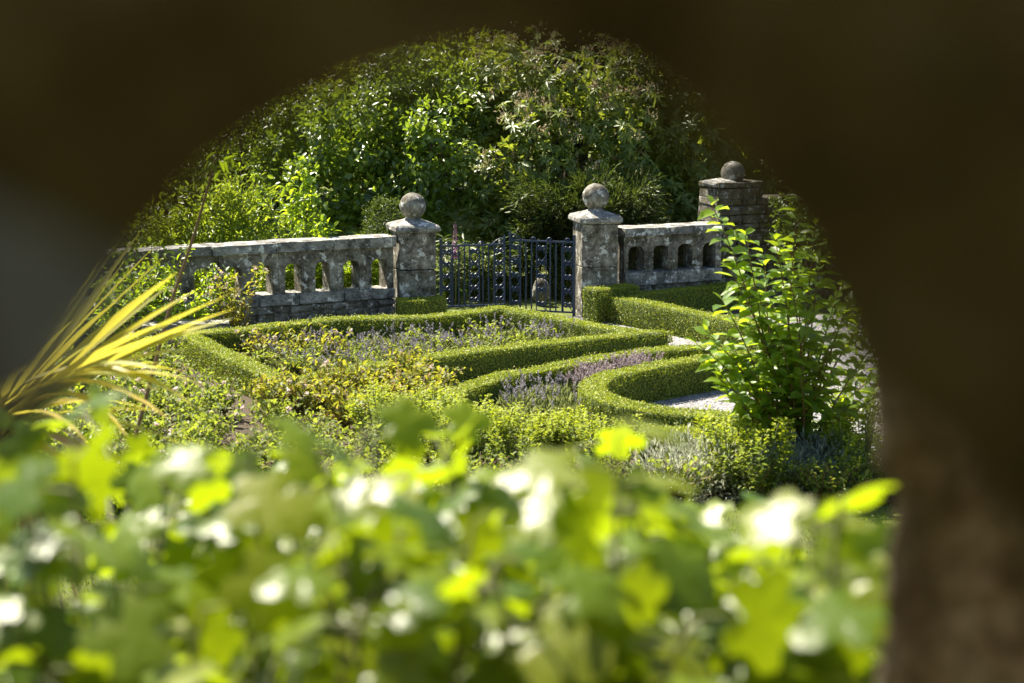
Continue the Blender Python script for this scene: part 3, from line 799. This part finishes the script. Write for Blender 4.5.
# ------------------------------------------------------------------ bedding plants
def lavender(name, faded=False, n=11, h=.21, spread=.24):
    root = empty(name)
    ml, mf, ms = MB(), MB(), MB()
    k = 420
    a = rng.random(k) * 6.283; r = spread * .75 * np.sqrt(rng.random(k))
    P = np.stack([r * np.cos(a), r * np.sin(a), rng.uniform(0, h * .45, k)], 1)
    leaves(ml, P, np.stack([np.cos(a) * .6, np.sin(a) * .6, rng.uniform(.5, 1.4, k)], 1), rnd_dirs(k), rng.uniform(.06, .12, k), .12, T_DI)
    for s in range(n):
        a_, r_ = rng.random() * 6.283, spread * math.sqrt(rng.random()); hh = h * rng.uniform(.65, 1.1)
        b0 = np.array([r_ * .4 * math.cos(a_), r_ * .4 * math.sin(a_), .05]); tp = np.array([r_ * math.cos(a_), r_ * math.sin(a_), hh])
        tube(ms, [b0, tp], [.003, .0022], 3)
        m_ = 14; t = np.linspace(0, 1, m_); c = tp + nrm(tp - b0) * (t[:, None] * .09)
        az = rng.random(m_) * 6.28
        leaves(mf, c, np.stack([np.cos(az), np.sin(az), np.full(m_, .8)], 1), rnd_dirs(m_), .024, .7, T_DI)
    ml.build('foliage', M['lavleaf'], root); ms.build('stems', M['lavleaf'], root); mf.build('blossoms', M['lavfaded' if faded else 'lavender'], root)
    return root
def rosebush(name, n=420, h=.55, spread=.4, flowers=5, material=None, L=.055):
    root = empty(name); ml, ms, mf = MB(), MB(), MB(); tips = []
    for s in range(16):
        a = rng.random() * 6.283; r = spread * math.sqrt(rng.random()); tp = np.array([r * math.cos(a), r * math.sin(a), h * rng.uniform(.5, 1.1)])
        pts = bez((tp[0] * .01, tp[1] * .01, 0), (tp[0] * .4, tp[1] * .4, tp[2] * .7), tp, 7); tube(ms, pts, np.linspace(.006, .003, 7), 4); tips.append(tp)
        if s == 0: tube(ms, [(0, 0, -.02), (0, 0, .05)], [.03, .02], 6)
        k = n // 16; t = rng.uniform(.25, 1, k); A = np.array(pts); i = np.minimum((t * 6).astype(int), 5)
        P = A[i] + (A[i + 1] - A[i]) * (t * 6 - i)[:, None] + rng.normal(0, .035, (k, 3))
        leaves(ml, P, rnd_dirs(k) + np.array([0, 0, .2]), nrm(np.array([0, 0, 1.]) + rnd_dirs(k) * .6), rng.uniform(L * .7, L * 1.3, k), .62, T_OV)
    for tp in tips[:flowers]:
        k = 12; leaves(mf, tp + rng.normal(0, .006, (k, 3)), nrm(rnd_dirs(k) + np.array([0, -.4, .5])), rnd_dirs(k), .03, .9, T_OV)
    ml.build('leaves', material or M['rose'], root); ms.build('stems', M['redstem'], root)
    if flowers: mf.build('blossoms', M['petal'], root)
    return root
def spurge(name, stems=20, h=.46, spread=.3):
    root = empty(name); ml, mf, ms = MB(), MB(), MB()
    for s in range(stems):
        a = rng.random() * 6.283; r = spread * math.sqrt(rng.random()); hh = h * rng.uniform(.6, 1.1)
        b0 = np.array([r * .5 * math.cos(a), r * .5 * math.sin(a), 0]); tp = np.array([r * math.cos(a), r * math.sin(a), hh])
        tube(ms, [b0, (b0 + tp) / 2 + rng.normal(0, .01, 3), tp], [.006, .005, .004], 4)
        k = 46; t = rng.uniform(.15, .9, k)[:, None]; az = rng.random(k) * 6.283
        leaves(ml, b0 + (tp - b0) * t, np.stack([np.cos(az), np.sin(az), rng.uniform(0, .7, k)], 1), np.tile((0, 0, 1.), (k, 1)), rng.uniform(.045, .075, k), .2, T_DI)
        k = 42; az = rng.random(k) * 6.283; zz = rng.uniform(-.11, .035, k)
        leaves(mf, tp + np.stack([.03 * np.cos(az), .03 * np.sin(az), zz], 1), np.stack([np.cos(az), np.sin(az), rng.uniform(.1, .9, k)], 1), nrm(np.array([0, 0, 1.]) + rnd_dirs(k) * .4), .03, .8, T_DI)
    ml.build('leaves', M['euphleaf'], root); ms.build('stems', M['stem'], root); mf.build('blossoms', M['euph'], root)
    return root
def mound(name, material, n=1500, r=.38, h=.42, L=.05, Wd=.14):
    root = empty(name); ml, ms = MB(), MB()
    d = rnd_dirs(n); d[:, 2] = np.abs(d[:, 2]); rr = rng.uniform(.55, 1.08, n) * (1 + .12 * np.sin(d[:, 0] * 7) * np.cos(d[:, 1] * 6))
    P = d * rr[:, None] * np.array([r, r, h])
    leaves(ml, P, nrm(d + rnd_dirs(n) * .6 + np.array([0, 0, .4])), rnd_dirs(n), rng.uniform(L * .6, L * 1.4, n), Wd, T_DI)
    for s in range(14):
        q = d[s] * np.array([r, r, h]) * .9; tube(ms, [(0, 0, 0), q * np.array([.6, .6, .45]), q], [.008, .005, .002], 4)
    ml.build('foliage', material, root); ms.build('stems', M['bark'], root)
    return root
def put(protos, places, label, cat, group, s0=.85, s1=1.15, z=.0):
    """protos are used once, then copied"""
    used = []
    for i, p in enumerate(places):
        k = i % len(protos)
        o = protos[k] if k not in used else copy_tree(protos[k]); used.append(k)
        sc = rng.uniform(s0, s1); o.location = (p[0], p[1], z); o.scale = (sc, sc, sc * rng.uniform(.9, 1.12)); o.rotation_euler = (0, 0, rng.random() * 6.28)
        tag(o, label(i) if callable(label) else label, cat, group)
def scatter_poly(poly, n, dmin):
    """n points inside a ground polygon, at least dmin apart"""
    poly = [(p[0], p[1]) for p in poly]; xs_, ys_ = [p[0] for p in poly], [p[1] for p in poly]; out = []; tries = 0
    while len(out) < n and tries < 20000:
        tries += 1; x, y = rng.uniform(min(xs_), max(xs_)), rng.uniform(min(ys_), max(ys_)); c = False; j = len(poly) - 1
        for i in range(len(poly)):
            if (poly[i][1] > y) != (poly[j][1] > y) and x < (poly[j][0] - poly[i][0]) * (y - poly[i][1]) / (poly[j][1] - poly[i][1]) + poly[i][0]: c = not c
            j = i
        if c and all((x - a) ** 2 + (y - b_) ** 2 > dmin * dmin for a, b_ in out): out.append((x, y))
    return out
g0 = lambda *uv: [gp(u, v, .15) for u, v in uv]
# the lavender bed
bedA = [gp(u, v) for u, v in ((240, 364), (300, 357), (400, 351), (500, 343), (572, 353), (520, 358), (440, 370), (370, 380), (310, 386), (272, 378))]
put([lavender('lavender_plant') for _ in range(3)], scatter_poly(bedA, 26, .36), 'purple lavender clump growing inside the hedged bed before the gate', 'lavender', 'lavender in the hedged bed before the gate', z=.03)
put([rosebush('low_perennial', 300, .22, .3, 0, M['herb'], .05) for _ in range(2)], scatter_poly(bedA, 16, .42), 'low green perennial among the lavender in the hedged bed', 'plant', 'low perennials among the lavender', z=.03)
put([rosebush('rose_bush', 260, .32, .26, 2) for _ in range(2)], [gp(255, 362), gp(290, 366), gp(330, 364)], lambda i: ['small reddish leaved rose at the left corner of the lavender bed', 'small rose between the corner rose and the lavender', 'small yellowish rose at the front of the lavender bed'][i], 'rose', 'roses in the lavender bed', z=.03)
# lavender between the two curved hedges
put([lavender('lavender_plant', True, 60, .24) for _ in range(2)], [gp(u, v) for u, v in ((575, 398), (590, 395), (605, 392), (620, 389), (635, 387), (582, 394), (598, 391), (613, 388), (628, 386), (645, 384))], 'faded brownish lavender clump between the two curved hedges', 'lavender', 'faded lavender between the curved hedges', .75, .95, .036)
put([lavender('lavender_plant', False, 5, .25) for _ in range(2)], [gp(u, v) for u, v in ((552, 414), (566, 416), (535, 414), (520, 420), (552, 406), (536, 408), (575, 426), (556, 426), (514, 413), (540, 427), (520, 430))], 'green and purple lavender clump left of the horseshoe hedge', 'lavender', 'lavender left of the horseshoe hedge', .9, 1.15, .036)
put([lavender('lavender_plant') for _ in range(1)], [gp(u, v) for u, v in ((668, 442), (690, 443), (712, 445), (648, 438))], 'purple lavender clump between the horseshoe hedge and the nearest hedge', 'lavender', 'lavender before the horseshoe hedge', .7, .85, .028)
# spurge, roses and herbs in the near bed
bedF = g0((300, 418), (350, 412), (400, 412), (430, 446), (470, 464), (560, 474), (620, 480), (640, 505), (420, 490), (300, 470), (240, 440))
put([spurge('spurge_plant') for _ in range(3)], [gp(u, v) for u, v in ((470, 452), (492, 456), (455, 456), (515, 462), (545, 468), (430, 446), (405, 446), (560, 466), (590, 472), (480, 470), (610, 482), (440, 468), (520, 478), (385, 450))], 'upright yellow green spurge clump in the near mixed bed', 'spurge', 'spurge in the near mixed bed', z=.03)
put([rosebush('rose_bush', 420, .36, .34, 1) for _ in range(3)], [gp(u, v) for u, v in ((432, 402), (402, 402), (368, 406), (332, 410), (422, 418), (300, 418), (345, 436), (270, 420), (385, 420), (410, 392))], 'rose bush with yellow and reddish young leaves in the near mixed bed', 'rose', 'rose bushes in the near mixed bed', .9, 1.2, .03)
put([rosebush('mixed_herb', 330, .22, .32, 0, M['herb'], .05) for _ in range(3)], scatter_poly(bedF, 22, .42), 'bushy green herb filling the near mixed bed', 'herb', 'herbs filling the near mixed bed', z=.03)
put([rosebush('edging_herb', 340, .3, .3, 0, M['herb'], .045) for _ in range(3)], [(x + rng.uniform(-.12, .12), rng.uniform(16.12, 16.42)) for x in np.linspace(-4.2, 4.0, 34)], 'low green herb edging the near bed along the lawn', 'herb', 'herbs edging the lawn', z=.03)
bedL = g0((40, 390), (120, 362), (172, 364), (215, 396), (255, 418), (300, 436), (260, 470), (150, 510), (60, 480))
put([rosebush('white_flowered_shrub', 420, .38, .36, 3, M['herb'], .055) for _ in range(3)], scatter_poly(bedL, 38, .36), 'loose shrub with small pale flowers left of the lavender bed', 'shrub', 'pale flowered shrubs left of the lavender bed', z=.03)
put([rosebush('climbing_rose', 520, .85, .42, 12, None, .06)], [(at(240, 310, 24.6).x, 24.6)], 'pale pink rose in flower against the rubble foot of the balustrade', 'rose', None)
put([rosebush('leafy_climber', 700, 1.0, .6, 4, M['shoot'], .075) for _ in range(2)], [(at(150, 300, 24.3).x, 24.3), (at(195, 300, 24.5).x, 24.5), (at(110, 300, 23.6).x, 23.6)], lambda i: ['leafy climber covering the balustrade at its left end', 'leafy climber against the sagging coping of the balustrade', 'leafy climber left of the others before the balustrade'][i], 'climber', 'climbers before the balustrade')
put([mound('silver_mound', M['silver']) for _ in range(2)], [gp(u, v) for u, v in ((690, 492), (665, 500), (715, 496))], lambda i: ['silver grey cotton lavender mound, the middle one of three', 'silver grey cotton lavender mound nearest the spurge on the left', 'silver grey cotton lavender mound beside the blue grey plants'][i], 'plant', 'silver mounds at the front of the bed', .9, 1.15, .03)
put([mound('blue_grey_mound', M['bluegrey'], 1100, .34, .36, .06, .16) for _ in range(2)], [gp(u, v) for u, v in ((768, 482), (798, 486), (786, 494), (822, 490))], 'blue grey foliage mound below the broad leaved shrub', 'plant', 'blue grey mounds below the broad leaved shrub', .9, 1.1, .03)
put([spurge('spurge_plant', 16, .5, .34) for _ in range(2)], [gp(u, v) for u, v in ((738, 496), (725, 486), (845, 478), (868, 482), (858, 496), (905, 490), (748, 502))], 'green spurge clump beside the blue grey mounds', 'spurge', 'spurge beside the blue grey mounds', .95, 1.2, .03)

# ------------------------------------------------------------------ broad leaved shrub on the right
bx = Vector((at(795, 400, 17.2).x, 17.2, 0))
root = empty('broad_leaved_shrub', bx, 0, 'fresh green broad leaved shrub with tall shoots right of the hedges', 'shrub')
ml, ms = MB(), MB()
shoots = [(712, 205, 16.9), (800, 190, 17.1), (745, 235, 16.9), (775, 240, 17.0), (820, 260, 17.2), (722, 300, 16.7), (705, 330, 16.6), (850, 300, 17.3), (790, 280, 16.8), (835, 330, 17), (760, 300, 16.8), (870, 350, 17.2), (735, 350, 16.7),
          (810, 320, 16.8), (780, 340, 16.7), (750, 370, 16.7), (830, 380, 16.8), (860, 400, 17), (880, 300, 17.6), (900, 380, 17.3), (800, 375, 16.7), (765, 265, 17.1), (730, 270, 17), (712, 362, 16.7), (698, 345, 16.6), (724, 392, 16.6), (742, 402, 16.6), (718, 378, 16.8), (815, 225, 17.4), (790, 250, 17.4), (840, 285, 17.5)]
for (u, v, Y) in shoots + [(s[0] + rng.uniform(-25, 25), s[1] + rng.uniform(15, 60), s[2] + rng.uniform(0, .6)) for s in shoots[9:22]]:
    tp = np.array(at(u, v, Y) - bx); b0 = np.array([rng.uniform(-.12, .12), rng.uniform(-.12, .12), 0])
    pts = bez(b0, (b0[0] + tp[0] * .45, b0[1] + tp[1] * .45, tp[2] * .65), tp, 12); tube(ms, pts, np.linspace(.014, .004, 12), 5)
    A = np.array(pts); ln = np.linalg.norm(tp - b0); k = int(ln * .74 / .085)
    for q in range(k):
        t = 1 - q * .085 / ln; i = min(int(t * 11), 10); p = A[i] + (A[i + 1] - A[i]) * (t * 11 - i)
        az = (q % 2) * math.pi / 2 + rng.uniform(-.4, .4) + u
        for s in (0, math.pi):
            d = np.array([math.cos(az + s), math.sin(az + s), rng.uniform(-.25, .55) + (.5 if q == 0 else 0)])
            leaves(ml, [p], [d], [np.array([0, -.25, 1.]) + rnd_dirs(1)[0] * .4], [rng.uniform(.14, .215) * (1 if q else .75)], [rng.uniform(.5, .64)], T_OV)
ml.build('leaves', M['shoot'], root); ms.build('stems', M['redstem'], root)

# bright hanging spray over the left wall
p0 = Vector((at(306, 250, 26.9).x, 26.9, 0)); root = empty('arching_rose', p0, 0, 'bright leafy spray arching over the coping of the balustrade', 'climber')
ml, ms = MB(), MB()
for (u, v, Y) in [(300, 160, 27), (290, 185, 26.9), (312, 200, 26.8), (318, 225, 26.4), (322, 240, 26.2), (300, 230, 26.5), (285, 205, 27), (310, 180, 27), (228, 155, 27.2), (330, 232, 26.4)]:
    tp = np.array(at(u, v, Y) - p0); pts = bez((0, .15, 0), (tp[0] * .6, .2, tp[2] * .9 + .3), tp, 10); tube(ms, pts, np.linspace(.01, .003, 10), 5); A = np.array(pts)
    k = 46; t = rng.uniform(.45, 1, k); i = np.minimum((t * 9).astype(int), 8); P = A[i] + (A[i + 1] - A[i]) * (t * 9 - i)[:, None] + rng.normal(0, .05, (k, 3))
    leaves(ml, P, rnd_dirs(k) + np.array([0, 0, -.1]), nrm(np.array([0, -.2, 1.]) + rnd_dirs(k) * .5), rng.uniform(.08, .13, k), .55, T_OV)
ml.build('leaves', M['shoot'], root); ms.build('stems', M['stem'], root)
# stone bench by the corner of the lavender bed
p0 = at(205, 326, 24.1); root = empty('stone_bench', (p0.x, 24.1, 0), R(8), 'low grey stone bench slab behind the corner of the lavender bed', 'bench')
mb = MB(); box(mb, -.75, .3, -.2, .2, .28, .36, .008, 0, .012); mb.build('seat', M['stone_cap'], root)
for x in (-.6, .15): mb = MB(); box(mb, x - .08, x + .08, -.15, .15, 0, .278, .006, 0, .01); mb.build('support', M['stone'], root)
# lone slanting cane
c0 = gp(120, 560, .1); root = empty('slanting_cane', c0, 0, 'thin bare brown stem leaning up in front of the balustrade', 'stem')
mb = MB(); q = [np.array(at(u, v, c0.y + .1) - c0) for u, v in ((122, 556), (132, 450), (172, 300), (196, 230), (216, 160))]
tube(mb, q, [.017, .016, .014, .011, .007], 6); mb.build('stem', M['redstem'], root)
mb = MB(); k = 10; leaves(mb, q[-1] + rng.normal(0, .05, (k, 3)), rnd_dirs(k), rnd_dirs(k), .11, .35, T_OV); mb.build('leaves', M['shoot'], root)

# ------------------------------------------------------------------ cabbage palm on the left
hb = at(2, 425, 9.8); root = empty('cabbage_palm', (hb.x, hb.y, gz(0, 9.8)), 0, 'cabbage palm with yellow striped strap leaves at the left edge', 'palm')
hz = hb.z - gz(0, 9.8)
mb = MB(); tube(mb, [(.05, 0, -.1), (-.03, 0, hz * .5), (0, 0, hz)], [.09, .075, .06], 10); mb.build('trunk', M['bark'], root)
def strap(mb, base, tip, w, bend, seg=9):
    base, tip = np.array(base, float), np.array(tip, float); d = tip - base
    mid = base + d * .5 + np.array([0, 0, bend]); pts = np.array(bez(base, mid, tip, seg))
    side = nrm(np.cross(d, np.array([rng.normal(0, .3), rng.normal(0, .3), 1.]))); V = []
    for i, p in enumerate(pts):
        t = i / (seg - 1); ww = w * (min(1, .55 + t * 2)) * (1 - t ** 3.5) + .001
        upv = np.cross(side, nrm(d))
        V += [p - side * ww / 2, p - upv * ww * .18, p + side * ww / 2]
    mb.add(V, [[3 * i + a, 3 * i + a + 1, 3 * i + a + 4, 3 * i + a + 3] for i in range(seg - 1) for a in (0, 1)])
mb, md = MB(), MB(); hc = np.array([0, 0, hz])
aim = [(232, 293, 9.5, .10), (236, 308, 9.4, .10), (234, 318, 9.4, .12), (205, 325, 9.2, .15), (146, 226, 10, .05), (166, 256, 9.9, .08), (178, 272, 9.7, .1), (128, 232, 9.6, .02), (158, 244, 9.7, .04), (196, 290, 9.9, .08), (108, 250, 10.2, .05), (80, 262, 10.3, 0), (180, 300, 9.6, .12), (195, 350, 9.2, .25), (190, 402, 9.2, .4), (160, 370, 9.0, .3), (150, 330, 9.4, .1), (120, 300, 9.6, .1), (90, 290, 9.8, .05), (60, 240, 10.2, 0), (170, 420, 9.0, .4), (130, 440, 9.0, .4), (100, 340, 9.3, .1), (60, 300, 9.6, .05), (205, 385, 9.3, .3), (220, 300, 9.9, .15), (110, 280, 10.4, .1), (75, 320, 9.3, .1), (128, 258, 10.1, .0), (104, 236, 10.3, 0), (170, 285, 9.9, .05), (215, 330, 9.6, .2), (180, 318, 9.1, .15), (150, 350, 9.8, .2), (200, 410, 9.3, .45), (165, 395, 9.6, .35), (140, 300, 10.2, .05), (90, 265, 10.1, 0), (185, 372, 9.9, .3), (120, 375, 9.0, .2)]
for (u, v, Y, bnd) in aim:
    strap(mb, hc + rng.normal(0, .03, 3), np.array(at(u, v, Y)) - np.array(root.location), rng.uniform(.052, .084), bnd)
for k in range(36):
    a = rng.uniform(0, 6.283); el = rng.uniform(-.35, 1.35); L = rng.uniform(.8, 1.15)
    if math.cos(a) > .2 and el > .2: a += math.pi
    strap(mb, hc, hc + L * np.array([math.cos(a) * math.cos(el), math.sin(a) * math.cos(el), math.sin(el)]), .05, rng.uniform(.05, .25))
mb.build('leaves', M['phormium'], root)
for (u, v, Y, bnd) in [(150, 592, 9.4, .5), (118, 560, 9.2, .4), (105, 620, 9.5, .5), (85, 610, 9.6, .45), (70, 640, 9.4, .4), (150, 545, 9.1, .45), (58, 600, 9.3, .3), (95, 655, 9.7, .4), (40, 650, 9.5, .3), (130, 500, 9.0, .4), (110, 590, 9.3, .5), (75, 580, 9.2, .3)]:
    strap(md, hc + np.array([0, 0, -.12]) + rng.normal(0, .03, 3), np.array(at(u, v, Y)) - np.array(root.location), rng.uniform(.045, .065), bnd)
for k in range(34):
    a = rng.uniform(0, 6.283); r = rng.uniform(.12, .4)
    strap(md, hc + np.array([0, 0, -.1]), (r * math.cos(a), r * math.sin(a), hz - rng.uniform(.5, 1.05)), .04, .15)
md.build('dead_leaves', M['deadstrap'], root)

# ------------------------------------------------------------------ lawn blades
mb = MB(); k = 60000
P = np.column_stack([rng.uniform(-4.2, 4.6, k), rng.uniform(10.8, 16.3, k), np.zeros(k)])
az = rng.random(k) * 6.28
leaves(mb, P, np.stack([np.cos(az) * .5, np.sin(az) * .5, np.ones(k)], 1), rnd_dirs(k), rng.uniform(.02, .05, k), .16, T_DI)
tag(mb.build('grass', M['grassblade']), 'short green lawn grass between the beds and the bank', 'grass', kind='stuff')

# ------------------------------------------------------------------ lobed-leaf shrubs just outside the opening
PROF_U = [-80, 0, 40, 90, 140, 200, 250, 300, 350, 400, 450, 500, 560, 610, 660, 700, 730, 770, 820, 870, 930]
PROF_V = [430, 425, 402, 398, 432, 420, 390, 385, 425, 398, 410, 440, 440, 418, 425, 470, 512, 486, 472, 478, 490]
def fore_shrub(u0, u1, label, n, seed):
    global rng
    rng = np.random.default_rng(seed)
    um = (u0 + u1) / 2; base = Vector((at(um, 500, 3.0).x, 3.0, 2.33))
    root = empty('lobed_leaf_shrub', base, 0, label, 'shrub', 'lobed leaf shrubs below the opening'); ml, ms = MB(), MB()
    for s in range(n):
        u = rng.uniform(u0, u1); vm = np.interp(u, PROF_U, PROF_V)
        q = rng.random() ** 1.0; v = vm + rng.uniform(0, 22) + q * (740 - vm)
        Y = rng.uniform(3.1, 5.3) if q < .35 else rng.uniform(2.9, 4.8)
        if 620 < u < 750 and v < 515 and rng.random() < .85: v = rng.uniform(515, 640)
        if 25 < u < 215 and 480 < v < 600 and rng.random() < .72: continue
        if 820 < u: Y = rng.uniform(2.9, 4.2)
        tip = np.array(at(u, v, Y) - base); tip[2] = max(tip[2], .25)
        b0 = np.array([tip[0] * .75 + rng.normal(0, .08), tip[1] * .85 + rng.normal(0, .1), 0])
        pts = bez(b0, (b0[0] + rng.normal(0, .05), b0[1] + rng.normal(0, .05), tip[2] * .7), tip, 8); tube(ms, pts, np.linspace(.008, .004, 8), 5)
        A = np.array(pts); k = 5
        for j in range(k):
            t = 1 - j * .085; i = min(int(t * 7), 6); p = A[i] + (A[i + 1] - A[i]) * (t * 7 - i); az = j * 2.4 + rng.random() * 1.5
            d = np.array([math.cos(az), math.sin(az), rng.uniform(-.15, .35)]); pet = p + nrm(d) * rng.uniform(.03, .07)
            tube(ms, [p, pet], [.003, .002], 4)
            w = rng.random(); nv = (np.array([-.31, -.43, .85]) + rnd_dirs(1)[0] * .22 if w < .30 else np.array([.2, -.85, .35]) + rnd_dirs(1)[0] * .5 if w < .66 else np.array([0, .25, .75]) + rnd_dirs(1)[0] * .7)
            leaves(ml, [pet], [d + np.array([0, 0, -.25])], [nv], [rng.uniform(.08, .145)], [rng.uniform(.9, 1.1)], T_LO)
    ml.build('leaves', M['fore'], root); ms.build('stems', M['stem'], root); return root
fore_shrub(-90, 230, 'blurred lobed leaf shrub in the lower left below the palm', 80, 3)
fore_shrub(215, 560, 'blurred lobed leaf shrub in the lower middle of the view', 102, 4)
fore_shrub(545, 905, 'blurred lobed leaf shrub in the lower right beside the stone post', 104, 5)
rng = np.random.default_rng(99)

# ------------------------------------------------------------------ the stone opening, and an unseen shelter added to keep light off it
root = empty('opening_wall_with_added_shelter', (0, 0, 2.35), 0, 'dark stone wall with a rounded opening that the garden is seen through, plus an added light-blocking shelter', 'wall')
def loc(p): return (p.x, p.y, p.z - 2.35)
Y0, Y1 = .62, .86
outl = [(-60, 760), (-50, 620), (-40, 510), (-15, 440), (15, 395), (45, 345), (78, 300), (108, 262), (142, 218), (188, 168), (240, 124), (292, 90), (350, 62), (420, 40), (500, 24), (560, 24), (615, 38), (665, 70), (712, 112), (750, 155), (782, 195),
        (812, 235), (836, 280), (856, 330), (880, 385), (925, 440), (980, 500), (1040, 580), (1080, 680), (1080, 800), (940, 930), (512, 980), (100, 930)]
outl = [(u, v) if v > 400 else (512 + (u - 512) * .91, 380 + (v - 380) * (.885 if v < 150 else .91)) for u, v in outl]
rim = smoothline([Vector(p) for p in outl + outl[:1]], 4)[:-1]
bm = bmesh.new(); cx, cy = 470, 420; near, far, onear, ofar = [], [], [], []
for p in rim:
    w = .004 * math.sin(p.x * .09) + .003 * math.sin(p.y * .13)
    q = at(p.x, p.y, Y0); near.append(Vector((q.x * (1 + w), Y0, q.z)))
    e = Vector(((p.x - cx) * 1.16 + cx, (p.y - cy) * 1.16 + cy)); q2 = at(e.x, e.y, Y1); far.append(Vector((q2.x, Y1, q2.z)))
def outer(q, Y):
    c = at(cx, cy, Y); d = (q - c); d.y = 0
    sx = 2.4 / abs(d.x) if abs(d.x) > 1e-6 else 1e9
    sz = ((5.25 - c.z) if d.z > 0 else (c.z - 2.3)) / abs(d.z) if abs(d.z) > 1e-6 else 1e9
    s = min(sx, sz); r = c + d * s; r.y = Y; return r
loops = []
for pts in ([outer(q, Y0) for q in near], near, far, [outer(q, Y1) for q in far]):
    loops.append([bm.verts.new(loc(q)) for q in pts])
n = len(rim)
for a, b_ in zip(loops[:-1], loops[1:]):
    for i in range(n):
        j = (i + 1) % n; bm.faces.new([a[i], a[j], b_[j], b_[i]])
bmesh.ops.recalc_face_normals(bm, faces=bm.faces[:])
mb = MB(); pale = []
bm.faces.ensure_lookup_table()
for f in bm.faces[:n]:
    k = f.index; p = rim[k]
    if p.x < 150 and 275 < p.y < 425: pale.append(k)  # left faces whose light is painted in by the paler colour
bm.verts.index_update()
VV = [v.co[:] for v in bm.verts]; FF = [[v.index for v in f.verts] for f in bm.faces]
mb.add(VV, [f for i, f in enumerate(FF) if i not in pale], 0, False)
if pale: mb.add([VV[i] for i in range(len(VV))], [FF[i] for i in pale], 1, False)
mb.build('pierced_wall', [M['darkstone'], M['stone_light']], root)
mb = MB(); box(mb, -2.7, -2.4, -2.7, -2.4, -.05, 2.9, 0, 0, .02); mb.build('added_corner_post', M['darkstone'], root)  # unseen upright, part of the added shelter
mb = MB(); box(mb, 2.4, 2.7, -2.7, .61, -.05, 2.9); mb.build('added_side_blocker', M['darkstone'], root)  # unseen blocker added on the right only, so the left stays brighter
mb = MB(); box(mb, -2.7, 2.7, -2.7, 1.1, 2.902, 3.1); mb.build('added_roof_blocker', M['darkstone'], root)  # unseen cover added overhead to keep sky light off the near stone

# rough stone post just outside, on the right
Yp = 2.45; root = empty('stone_post', (at(880, 500, Yp).x, Yp, 2.3), 0, 'rough grey brown upright stone post outside the opening on the right', 'post')
bm = bmesh.new(); prof = [(881, 760), (880, 683), (884, 620), (890, 560), (899, 515), (898, 488), (877, 465), (870, 430), (868, 330), (870, 200)]
fr, bk = [], []
for (u, v) in prof:
    p = at(u, v, Yp); l = Vector((p.x, Yp, p.z)) - root.location
    row = [(l.x, 0), (l.x + .06, -.01), (l.x + .2, -.01), (.62, .03), (.64, .3), (l.x + .16, .32), (l.x + .06, .2)]
    fr.append([bm.verts.new((x + random.uniform(-.006, .006), y + random.uniform(-.006, .006), l.z)) for x, y in row])
for a, b_ in zip(fr[:-1], fr[1:]):
    for i in range(7): bm.faces.new([a[i], a[(i + 1) % 7], b_[(i + 1) % 7], b_[i]])
bm.faces.new(fr[-1]); bm.faces.new(fr[0][::-1])
low = [bm.verts.new((v.co.x, v.co.y, -.05)) for v in fr[0]]
for i in range(7): bm.faces.new([low[i], low[(i + 1) % 7], fr[0][(i + 1) % 7], fr[0][i]])
bmesh.ops.recalc_face_normals(bm, faces=bm.faces[:])
mb = MB(); addbm(mb, bm, 0, True); mb.build('shaft', M['post'], root)
